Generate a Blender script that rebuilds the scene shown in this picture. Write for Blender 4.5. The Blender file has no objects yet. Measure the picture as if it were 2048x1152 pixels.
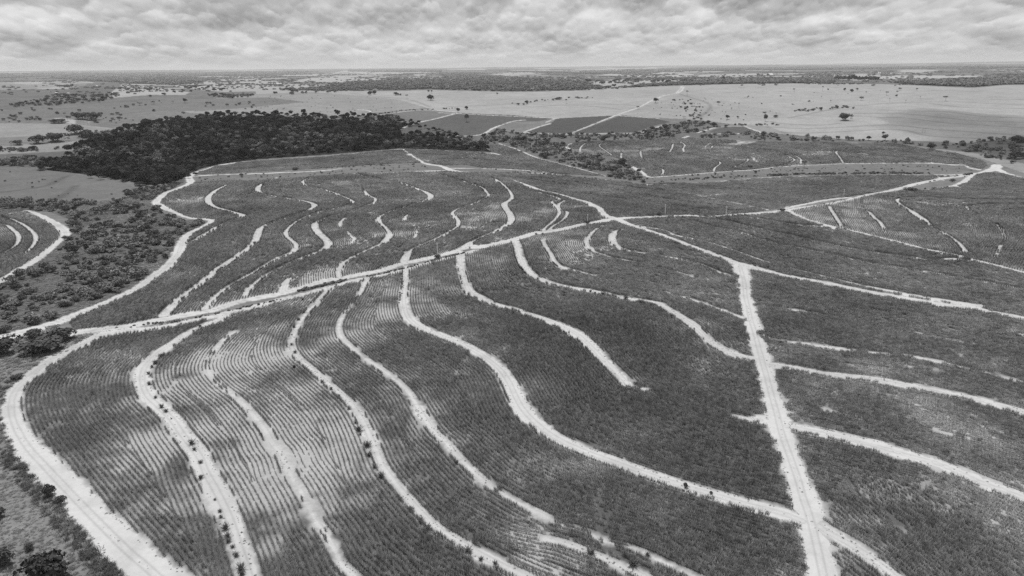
import bpy, math, random
import numpy as np
from mathutils import Matrix, kdtree
rng = np.random.default_rng(7); random.seed(7)
S = bpy.context.scene
COL = S.collection
# ------------------------------------------------------------------ camera
H = 120.0; FPX = 1365.0
PITCH = math.atan(436/1365); ROLL = math.radians(-0.56)
F = np.array([0, math.cos(PITCH), -math.sin(PITCH)]); U0 = np.array([0, math.sin(PITCH), math.cos(PITCH)]); R0 = np.array([1., 0, 0])
RV = math.cos(ROLL)*R0 + math.sin(ROLL)*U0; UV = -math.sin(ROLL)*R0 + math.cos(ROLL)*U0
cam = bpy.data.cameras.new('camera'); camo = bpy.data.objects.new('camera', cam); COL.objects.link(camo)
camo.matrix_world = Matrix(((RV[0], UV[0], -F[0], 0), (RV[1], UV[1], -F[1], 0), (RV[2], UV[2], -F[2], H), (0, 0, 0, 1)))
cam.sensor_width = 36; cam.lens = 36*FPX/2048; cam.clip_start = 1; cam.clip_end = 200000
S.camera = camo
# ------------------------------------------------------------------ world, sun, exposure
SUN_EL, SUN_AZ = math.radians(74), math.radians(-35)      # azimuth from +Y (ahead), minus = left
W = bpy.data.worlds.new('World'); S.world = W; W.use_nodes = True
nt = W.node_tree; nt.nodes.clear()
def N(t, ty, **kw):
    n = t.nodes.new(ty)
    for k, v in kw.items(): setattr(n, k, v)
    return n
def mth(t, op, a, b=None, c=None, clamp=False):
    n = N(t, 'ShaderNodeMath', operation=op, use_clamp=clamp)
    for i, v in enumerate((a, b, c)):
        if v is None: continue
        if isinstance(v, (int, float)): n.inputs[i].default_value = v
        else: t.links.new(v, n.inputs[i])
    return n.outputs[0]
def build_world():
    t = nt
    out = N(t, 'ShaderNodeOutputWorld'); bg = N(t, 'ShaderNodeBackground'); bg.inputs[1].default_value = 0.1
    sky = N(t, 'ShaderNodeTexSky', sky_type='NISHITA', sun_disc=False); sky.sun_elevation = SUN_EL; sky.sun_rotation = SUN_AZ
    bw = N(t, 'ShaderNodeRGBToBW'); t.links.new(sky.outputs[0], bw.inputs[0])
    tc = N(t, 'ShaderNodeTexCoord'); sp = N(t, 'ShaderNodeSeparateXYZ'); t.links.new(tc.outputs['Generated'], sp.inputs[0])
    z = mth(t, 'MAXIMUM', sp.outputs[2], 0.0)
    u = mth(t, 'DIVIDE', mth(t, 'MULTIPLY', sp.outputs[0], 16.0), mth(t, 'ADD', z, 1.1))
    v = mth(t, 'MULTIPLY', mth(t, 'LOGARITHM', mth(t, 'ADD', z, 0.05), 2.71828), -2.1)
    def cloud(dv, scale, detail, off=0.0, rough=.5, dist=.15):
        cb = N(t, 'ShaderNodeCombineXYZ'); t.links.new(u, cb.inputs[0]); t.links.new(mth(t, 'ADD', v, dv), cb.inputs[1]); cb.inputs[2].default_value = off
        n = N(t, 'ShaderNodeTexNoise'); n.inputs['Scale'].default_value = scale; n.inputs['Detail'].default_value = detail
        n.inputs['Roughness'].default_value = rough; n.inputs['Distortion'].default_value = dist
        t.links.new(cb.outputs[0], n.inputs['Vector']); return n.outputs[0]
    def sstep(x, a, b, lo=0.0, hi=1.0):
        m = N(t, 'ShaderNodeMapRange', interpolation_type='SMOOTHSTEP'); t.links.new(x, m.inputs[0]); m.inputs[1].default_value = a; m.inputs[2].default_value = b; m.inputs[3].default_value = lo; m.inputs[4].default_value = hi; return m.outputs[0]
    def warped(sx, off, amp, nsc):
        cb = N(t, 'ShaderNodeCombineXYZ'); t.links.new(mth(t, 'MULTIPLY', u, sx), cb.inputs[0]); t.links.new(v, cb.inputs[1]); cb.inputs[2].default_value = off
        n = N(t, 'ShaderNodeTexNoise'); n.inputs['Scale'].default_value = nsc; n.inputs['Detail'].default_value = 7; n.inputs['Roughness'].default_value = .62; t.links.new(cb.outputs[0], n.inputs['Vector'])
        sub = N(t, 'ShaderNodeVectorMath', operation='SUBTRACT'); t.links.new(n.outputs['Color'], sub.inputs[0]); sub.inputs[1].default_value = (.5, .5, .5)
        sc = N(t, 'ShaderNodeVectorMath', operation='SCALE'); t.links.new(sub.outputs[0], sc.inputs[0]); sc.inputs['Scale'].default_value = amp
        ad = N(t, 'ShaderNodeVectorMath', operation='ADD'); t.links.new(cb.outputs[0], ad.inputs[0]); t.links.new(sc.outputs[0], ad.inputs[1]); return ad.outputs[0]
    def puffs(sx, scale, off, amp, nsc):
        """heaps of cloud: each cell is one heap, bright above its middle and shaded at its flat base"""
        w = warped(sx, off, amp, nsc); vo = N(t, 'ShaderNodeTexVoronoi', voronoi_dimensions='2D', feature='SMOOTH_F1'); vo.inputs['Scale'].default_value = scale; vo.inputs['Smoothness'].default_value = .25; t.links.new(w, vo.inputs['Vector'])
        sa = N(t, 'ShaderNodeSeparateXYZ'); t.links.new(w, sa.inputs[0]); sb = N(t, 'ShaderNodeSeparateXYZ'); t.links.new(vo.outputs['Position'], sb.inputs[0])
        rel = mth(t, 'MULTIPLY', mth(t, 'SUBTRACT', sa.outputs[1], sb.outputs[1]), scale)
        cr = N(t, 'ShaderNodeSeparateXYZ'); t.links.new(vo.outputs['Color'], cr.inputs[0])
        wgt = mth(t, 'MULTIPLY', sstep(vo.outputs['Distance'], .75, .25), sstep(cr.outputs[0], .0, .8, .35, 1.15))
        return rel, wgt
    s = None
    for sx, scale, off, amp, nsc, hi, lo in ((.8, .85, 0., .38, 2.4, .13, .17), (1.0, 2.2, 3., .22, 5., .13, .13), (1.2, 5.0, 7., .11, 10., .07, .06)):
        rel, wgt = puffs(sx, scale, off, amp, nsc)
        q = mth(t, 'SUBTRACT', mth(t, 'MULTIPLY', sstep(rel, .0, -.45), hi), mth(t, 'MULTIPLY', sstep(rel, -.2, .4), lo)); q = mth(t, 'MULTIPLY', q, wgt)
        s = q if s is None else mth(t, 'ADD', s, q)
    big = cloud(0, 1.1, 3, 5.0); fine = cloud(0, 7, 7, 9.0, .62, .6)
    s = mth(t, 'ADD', s, mth(t, 'MULTIPLY', mth(t, 'SUBTRACT', big, .5), -0.45))
    s = mth(t, 'ADD', s, mth(t, 'MULTIPLY', mth(t, 'SUBTRACT', fine, .5), .12))
    s = mth(t, 'MULTIPLY', s, sstep(z, -.008, .036))
    lum = mth(t, 'ADD', 0.592, mth(t, 'MULTIPLY', s, 1.12))
    lum = mth(t, 'MAXIMUM', mth(t, 'MINIMUM', lum, 0.85), 0.26)
    lum = mth(t, 'MULTIPLY', lum, 10.0)                                 # the background runs at strength 0.1
    mix = mth(t, 'ADD', mth(t, 'MULTIPLY', lum, 0.95), mth(t, 'MULTIPLY', bw.outputs[0], 0.03))
    t.links.new(mix, bg.inputs[0]); t.links.new(bg.outputs[0], out.inputs[0])
build_world()
sun = bpy.data.lights.new('sun', 'SUN'); sun.energy = 4.0; sun.angle = math.radians(0.5); sun.color = (1, .995, .985)
suno = bpy.data.objects.new('sun', sun); COL.objects.link(suno); suno.location = (0, 0, 500)
sdir = np.array([math.cos(SUN_EL)*math.sin(SUN_AZ), math.cos(SUN_EL)*math.cos(SUN_AZ), math.sin(SUN_EL)])
from mathutils import Vector
suno.rotation_euler = Vector(sdir).to_track_quat('Z', 'Y').to_euler()
V = S.view_settings; V.view_transform = 'Standard'; V.look = 'None'; V.exposure = 0; V.gamma = 1; V.use_curve_mapping = False
S.cycles.max_bounces = 4; S.cycles.diffuse_bounces = 2; S.cycles.volume_bounces = 1; S.cycles.transparent_max_bounces = 8
S.cycles.use_denoising = False

# ------------------------------------------------------------------ land form
_lat = rng.random((256, 256))
def vnoise(x, y, wl, seed=0):
    x = np.asarray(x)/wl + seed*17.3; y = np.asarray(y)/wl + seed*9.7
    xi = np.floor(x).astype(int); yi = np.floor(y).astype(int); fx = x-xi; fy = y-yi
    fx = fx*fx*(3-2*fx); fy = fy*fy*(3-2*fy)
    a = _lat[xi % 256, yi % 256]; b = _lat[(xi+1) % 256, yi % 256]; c = _lat[xi % 256, (yi+1) % 256]; d = _lat[(xi+1) % 256, (yi+1) % 256]
    return (a*(1-fx)+b*fx)*(1-fy)+(c*(1-fx)+d*fx)*fy
_r = np.array([1, 700, 850, 1000, 1100, 1300, 1600, 2000, 2200, 2800, 4000, 6000, 9000, 14000, 22000, 30000, 36000, 60000.])
_h = np.array([0, 0, -4, -8, -6, 8, 32, 58, 66, 66, 58, 52, 58, 88, 150, 215, 262, 300.])
_lg = np.linspace(0, math.log(60000), 3000); _hh = np.interp(_lg, np.log(_r), _h)
_k = np.hanning(121); _k /= _k.sum(); _hs = np.convolve(np.pad(_hh, 60, mode='edge'), _k, 'valid')
def height(x, y):
    r = np.hypot(x, y)+1e-6; lr = np.log(np.maximum(r, 1))
    h = np.interp(lr, _lg, _hs); az = np.arctan2(x, y)
    near = np.clip((1500-r)/600, 0, 1)
    h = h + near*(vnoise(x, y, 90, 1)-.5)*1.2
    far = np.clip((r-2500)/2500, 0, 1)
    h = h + far*r*0.0011*(vnoise(az*9+7, lr*3.0, 1.0, 3)-.5) + far*r*0.0005*(vnoise(az*40+7, lr*5.0, 1.0, 4)-.5)
    return h
_rg = np.exp(np.linspace(math.log(40), math.log(36000), 1800))
def unp(px, py):
    """pixel of the photograph -> point of the land seen there"""
    px = np.atleast_1d(np.asarray(px, float)); py = np.atleast_1d(np.asarray(py, float))
    d = F[None]+((px-1024)/FPX)[:, None]*RV[None]-((py-576)/FPX)[:, None]*UV[None]
    hz = np.hypot(d[:, 0], d[:, 1]); td = -d[:, 2]/hz; az = np.arctan2(d[:, 0], d[:, 1])
    out = np.zeros((len(px), 3))
    for i0 in range(0, len(px), 2000):
        sl = slice(i0, i0+2000); a = az[sl][:, None]; X = _rg[None]*np.sin(a); Y = _rg[None]*np.cos(a)
        g = (H-height(X, Y))/_rg[None]-td[sl][:, None]
        hit = g <= 0; k = np.argmax(hit, 1); k[~hit.any(1)] = len(_rg)-1; k = np.clip(k, 1, len(_rg)-1)
        ii = np.arange(len(k)); g0 = g[ii, k-1]; g1 = g[ii, k]; f = np.clip(g0/np.where(g0-g1 == 0, 1, g0-g1), 0, 1)
        r = _rg[k-1]*(1-f)+_rg[k]*f
        x = r*np.sin(a[:, 0]); y = r*np.cos(a[:, 0]); out[sl] = np.stack([x, y, height(x, y)], 1)
    return out
def dense(pts, step):
    o = []
    for i in range(len(pts)-1):
        a, b = np.array(pts[i], float), np.array(pts[i+1], float); n = max(1, int(np.hypot(*(b-a)[:2])/step))
        for k in range(n): o.append(a+(b-a)*k/n)
    o.append(np.array(pts[-1], float)); return np.array(o)
def polar(x, y): return np.stack([np.arctan2(x, y), np.log(np.hypot(x, y)+1e-6)], 1)
class Poly:
    def __init__(s, pts):
        s.px = np.array(pts, float)
        d = dense(list(pts)+[pts[0]], 14)[:-1]; w = unp(d[:, 0], d[:, 1]); s.w = w; s.p = polar(w[:, 0], w[:, 1])
        s.lo = s.p.min(0); s.hi = s.p.max(0)
    def inside(s, x, y):
        q = polar(x, y); res = np.zeros(len(q), bool)
        m = np.where((q[:, 0] >= s.lo[0]) & (q[:, 0] <= s.hi[0]) & (q[:, 1] >= s.lo[1]) & (q[:, 1] <= s.hi[1]))[0]
        if len(m) == 0: return res
        a = q[m, 0]; b = q[m, 1]; c = np.zeros(len(m), bool); P = s.p; n = len(P)
        for i in range(n):
            x1, y1 = P[i]; x2, y2 = P[(i+1) % n]
            if y1 == y2: continue
            k = (y1 > b) != (y2 > b)
            c ^= k & (a < (x2-x1)*(b-y1)/(y2-y1)+x1)
        res[m] = c; return res
def smooth_curve(pts, step=1.0, cane_side=True):
    """(x, y, w) list in pixels, w carried on -> world polyline resampled every `step` metres: arrays x, y, w"""
    P = []; w = 0
    for p in pts:
        if len(p) > 2: w = p[2]
        P.append((p[0], p[1], w))
    P = np.array(P, float); q = np.vstack([2*P[0]-P[1], P, 2*P[-1]-P[-2]]); o = []
    for i in range(1, len(q)-2):
        p0, p1, p2, p3 = q[i-1], q[i], q[i+1], q[i+2]; n = max(2, int(np.hypot(*(p2-p1)[:2])/5))
        for t in np.arange(n)/n:
            o.append(.5*((2*p1)+(-p0+p2)*t+(2*p0-5*p1+4*p2-p3)*t*t+(-p0+3*p1-3*p2+p3)*t**3))
    o.append(q[-2]); o = np.array(o); wd = unp(o[:, 0], o[:, 1])
    s = np.concatenate([[0], np.cumsum(np.hypot(np.diff(wd[:, 0]), np.diff(wd[:, 1])))])
    n = max(3, int(s[-1]/step)); t = np.linspace(0, s[-1], n)
    x = np.interp(t, s, wd[:, 0]); y = np.interp(t, s, wd[:, 1]); w = np.maximum(0, np.interp(t, s, o[:, 2]))
    if cane_side:       # the cane on the near side stands in front of part of a track that runs across the view: the track itself is wider than what shows
        r = np.hypot(x, y); tx = np.gradient(x); ty = np.gradient(y); l = np.hypot(tx, ty)+1e-9; ac = 1-np.abs((tx*x+ty*y)/(l*r)); k = np.ones(15)/15; ac = np.convolve(np.pad(ac, 7, mode='edge'), k, 'valid') if len(ac) > 20 else ac
        a = np.minimum(.95*r/(H+5), 4.2)*ac*np.clip((w-.7)/1.2, 0, 1)*np.clip((1150-r)/100, 0, 1); w = w+a; x = x*(1-a*.5/r); y = y*(1-a*.5/r)
    return x, y, w

# ------------------------------------------------------------------ curves traced from the photograph (x, y, width in metres; width is carried on)
ROADS = {   # tracks that cut the cane rows
 'r1': [(-90,700,8),(0,676,8),(50,662,8),(100,648),(140,634,6.5),(175,620),(212,605,5.5),(250,588),(280,573),(305,553,6),(332,535,6.5),(350,515),(360,498,8),(365,483,6),(378,468),(405,454,4.5),(425,442,5),(410,438,3),(375,435,2),(345,423,4),(325,414,7),(312,405),(322,394),(332,386),(360,376),(382,365,8),(377,355),(390,346),(412,339,4),(445,329),(517,321,3.5),(662,312),(762,301),(804,299,4),(837,299),(887,301,3),(924,305,2),(994,308,3)],
 'r1b': [(804,299,4),(815,305,5),(829,315,6),(847,325,6),(859,329),(882,332),(899,339,9),(915,343,8),(934,344,6),(960,346,1.5),(1000,353,1.5),(1020,357,1.5),(1029,361,2.5),(1049,369,5),(1069,377,7),(1086,382,5),(1111,387),(1149,398),(1174,405,6),(1199,418,6),(1209,430),(1231,438,7)],
 'r2': [(150,664,6),(205,657,5),(250,652),(312,640),(375,628),(425,619),(475,603),(512,595),(562,586),(612,572),(652,560),(692,553),(724,547),(762,540),(800,528),(837,520),(867,513),(912,502,5),(937,492,7),(962,493,7),(1024,480,6),(1074,465),(1124,458),(1161,450),(1199,443,7),(1231,438,9),(1274,435,6),(1324,433,5),(1374,431),(1424,433,4.5),(1474,429,5),(1536,425,6),(1573,420),(1611,414,4),(1636,411,3.5),(1686,402,4),(1736,390,4.5),(1756,386),(1786,380,6),(1836,367,7),(1886,357,6),(1923,352),(1961,346,7),(1990,337,12),(1993,330,10)],
 'r2b': [(205,668,6),(262,660,5),(312,655,4),(405,636,3.5),(512,612,4),(562,598),(612,586,3),(662,573,3.5),(712,560,3),(762,550,2.5),(812,538),(862,523),(912,511,3),(952,500,3)],
 'r2c': [(1573,418,3),(1586,413),(1636,403),(1673,397),(1700,395)],
 'r3': [(1961,340,5),(1936,335,3.5),(1930,330,3),(1901,329,3),(1861,326,2),(1786,326,1.6),(1691,327),(1648,329),(1598,331),(1553,334,2),(1499,340,2),(1424,345),(1349,351),(1299,354,2.5),(1289,348,4),(1274,339,6),(1259,331,5)],
 'r3b': [(1960,346,5),(1920,349,3),(1878,350,4),(1786,350,3),(1711,351),(1636,352),(1536,355,2.5),(1474,360),(1411,365),(1349,369),(1289,369),(1262,366,1.5)],
 'r3c': [(1866,350,3),(1876,355),(1886,360)],
 'r3d': [(1946,350,6),(1936,358),(1926,365),(1911,371,4),(1917,374,3),(1924,378)],
 'r3e': [(1911,371,3),(1873,377,2.5),(1843,382,3),(1800,386,2)],
 'r3f': [(1990,337,10),(2011,346,7),(2048,356,4),(2120,366)],
 'r4': [(1231,438,8),(1256,448,6),(1286,458,5),(1324,470,4),(1361,484,4),(1399,498),(1436,512,4.5),(1469,525,5),(1486,530,7),(1536,543,5),(1573,552,5),(1636,563),(1686,573),(1748,585,4.5),(1811,595),(1886,608),(1958,617,4),(1981,623,1.5),(2046,635,2.5),(2180,665)],
 'r4b': [(1480,532,9),(1484,548,8),(1489,568,7),(1491,593,6),(1496,613,6.5),(1501,638,7),(1509,663,7),(1516,690,6.5),(1524,720,6.5),(1533,752,6.5),(1543,790,6.5),(1553,825,7.5),(1563,865,8),(1576,902,6.5),(1586,930,6.5),(1597,962,6.5),(1606,995,8),(1617,1026,8.5),(1626,1059,7),(1636,1101,7),(1647,1152,7.5),(1665,1230,8)],
 'r5': [(262,658,4),(205,668,6),(165,688,6),(112,712,6),(82,735,5),(55,757),(32,780,5),(23,805),(25,835,6),(40,870),(60,900,7),(88,930,8),(112,956,8),(150,996,8),(187,1034,8),(225,1072,8.5),(260,1106,9),(300,1140,9),(380,1215,9),(450,1290)],
 'x': [(1573,420,4),(1611,438,3.5),(1656,451,4),(1711,463,2.5),(1761,475,2.5),(1811,488,3),(1848,498,3.5),(1911,510,2.5),(1948,520,4),(1998,532,3),(2048,545,2.5),(2180,582)],
 'n1': [(1264,450,1.5),(1324,460,2),(1349,470,2),(1399,480,1.5),(1449,495,1.5),(1536,525,1.2),(1573,535),(1636,550),(1716,569,2),(1786,583,2.5),(1861,596),(1958,610,2)],
 'u1': [(1024,346,2),(1099,347,2.5),(1124,352,1.5),(1199,359),(1229,361,1),(1266,366)],
 'u2': [(900,336,3),(960,337,1),(1024,339,2),(1060,341),(1099,345)],
 'u3': [(1000,288,2),(1024,296,4),(1040,302,4),(1074,316,4),(1110,325,2),(1149,335,2.5),(1180,343,1.5),(1210,352)],
 'u4': [(382,352,2),(440,349,2),(512,347,2.5),(560,345),(649,341,2.5),(690,336,.1),(737,332,.1)],
 'u5': [(709,347,3),(729,347,1),(760,346,2.5),(849,342,2.5),(887,341)],
 'q1': [(1349,384,1),(1384,388,2),(1406,393),(1449,402,1.5),(1499,412),(1534,419)], 'q2': [(1406,393,1.5),(1440,389),(1480,386,.1)],
 'l1': [(50,421,2),(62,424,4),(87,434,5),(107,445,6),(125,458,7),(132,468,7),(122,480,5),(102,496,4),(75,518,5),(37,540,5),(0,563,5),(-120,640)],
 'd1': [(1141,267,5),(1231,231,5),(1274,216,5),(1306,200,5),(1329,191,4),(1359,185,5),(1368,173,6)],
 'd2': [(1050,265,4),(1090,267),(1141,268,3),(1269,266,4),(1296,259,6),(1331,250,5)],
 'd3': [(1046,265,6),(1074,255),(1101,247,5)], 'd4': [(1091,245,5),(1111,237)], 'd5': [(782,266,4),(829,247,5),(870,238,3),(912,227,4),(922,226)],
 'd6': [(880,272,3),(957,270,5),(987,256,6),(1024,243,4),(1050,240,2)], 'd7': [(690,234,3),(720,230,4),(742,225,6),(735,221,4),(715,219,2)],
 'd8': [(1365,172,5),(1352,187,4)], 'd9': [(1231,231,3),(1320,237,3)], 'd10': [(1394,266,5),(1420,258),(1440,253,6)], 'd11': [(1425,268,3),(1480,267)], 'd12': [(1490,253,4),(1525,266,5)], 'd13':[(1368,276,8),(1376,272,8)],
 'd14': [(1118,237,2),(850,224,.1)], 'd15': [(744,232,3),(840,220,2),(912,224,2.5)],
 'd16': [(540,166,14),(568,168,14)], 'd17':[(985,306,5),(1000,310,4)],
}
T1=[(468,626,3.5),(437,640,4.37),(400,655,3.93),(375,667),(350,685,4.37),(325,700,5.24),(300,722,5.68),(287,740),(285,765,5.68),(295,790,5.24),(320,815,4.81),(345,840),(362,865),(382,890,5.24),(400,915,5.24),(412,945,5.68),(427,971,5.68),(447,1010,5.24),(464,1051,4.37),(480,1101,3.93),(497,1152,3.93),(520,1230)]
T2=[(670,570,1.8),(657,580,1.8),(642,595,1.8),(630,610),(612,628,1.5),(594,655,1.8),(585,677,2.39),(584,695),(598,717),(622,737,2.09),(648,760,1.8),(674,782,1.8),(699,805,2.39),(719,832,2.99),(735,862,3.59),(745,885,2.99),(753,903,2.39),(766,934,1.8),(790,966,1.5),(815,996,1.8),(842,1026,1.8),(874,1056,2.39),(912,1079,2.39),(962,1109,2.09),(1012,1134,1.8),(1070,1160),(1200,1215)]
T2b=[(560,590,0.0),(520,620,0.0),(490,648,0.0),(457,672,0.79),(437,692,0.99),(420,715,0.2),(416,740,0.79),(440,770,0.4),(472,795,0.99),(490,812,1.78),(512,837,1.58),(530,860,1.19),(546,888,1.38),(563,910,1.98),(575,940,1.78),(587,960,0.79),(600,981,0.4),(615,1009,0.99),(632,1044,1.38),(652,1071,0.79),(672,1106,1.19),(684,1130,1.98),(720,1165,1.58),(760,1220,0.79)]
T3=[(745,552,1.86),(732,563,2.31),(722,585,1.39),(712,595,0.47),(704,610,0.47),(692,623,0.7),(682,640,1.39),(678,655,1.39),(681,672,1.16),(697,690,0.92),(724,712,1.16),(749,730,1.62),(772,745,0.92),(797,765,1.16),(819,787,1.39),(834,812,2.78),(849,837,2.78),(869,865,1.86),(896,890,1.86),(915,912,1.62),(940,937,1.86),(969,964,1.86),(992,979,0.04),(1012,991,1.39),(1056,1016,1.16),(1091,1033,1.16),(1124,1049,0.47),(1174,1064,0.47),(1204,1080,0.7),(1249,1092,0.23),(1274,1101,1.39),(1300,1112,0.47),(1336,1129,0.92),(1381,1149,0.92),(1450,1180)]
T3c=[(900,1000,0.0),(1000,1055,0.0),(1070,1075,0.0),(1119,1084,1.2),(1164,1099,1.8),(1219,1121,1.5),(1261,1141,1.8),(1289,1153,1.2),(1350,1190)]
T4=[(812,532,3),(812,543,3.5),(811,563,3),(808,588,3.5),(809,613,4),(819,638,5),(846,657,4.5),(887,673,4),(932,692,4),(974,717,4.5),(1003,742,5),(1020,768,6),(1030,790,6),(1045,817,7),(1068,842,6),(1099,867,5),(1132,885,4.5),(1174,903,4),(1224,921,4),(1274,939),(1349,964),(1424,986,4),(1474,1001),(1536,1017,4.5),(1573,1027),(1605,1040,4)]
T5=[(920,500,4),(921,513,5),(922,533,4),(928,558,3.5),(939,583,4.5),(962,595,4),(987,608,3),(1024,617,3),(1049,626),(1086,638,4),(1111,648,5),(1140,660,6),(1162,674,6),(1181,692,5),(1201,713,4),(1224,735,3.5),(1244,755,3),(1259,770,2.3),(1275,775,.3),(1290,779,1.2),(1320,790,.3),(1424,822,.2),(1490,836,1),(1520,838,5)]
T6=[(1030,482,4),(1036,495,4),(1040,513,4),(1050,535,4.5),(1070,553,3.5),(1099,565,3),(1136,574,3),(1174,580,3),(1224,590,2.5),(1261,598,3),(1311,606,4.5),(1340,622,4),(1374,642,4),(1399,662,3.5),(1420,682,3.5),(1449,700,4),(1486,713,4),(1515,717,4)]
T6b=[(1084,480,1),(1092,495,1),(1101,508,1.5),(1109,523,1.5),(1124,534,2),(1150,541,1.5),(1174,548,.6),(1230,560,0),(1300,575,0),(1349,590,.6),(1399,604,1),(1436,618,1.5),(1500,640,2)]
T7=[(1215,446,0),(1194,458,1),(1179,473,2),(1173,488,2.5),(1186,503,1.5),(1215,512,.5),(1249,520,.8),(1300,532,0),(1349,543,.8),(1420,565,0),(1490,590,0)]
T8=[(1262,458,0),(1239,460,1),(1226,470,4),(1224,482,4),(1234,493,2.5),(1261,502,1.5),(1311,510,.6),(1386,524,1),(1440,545,1),(1486,560,0)]
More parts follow.
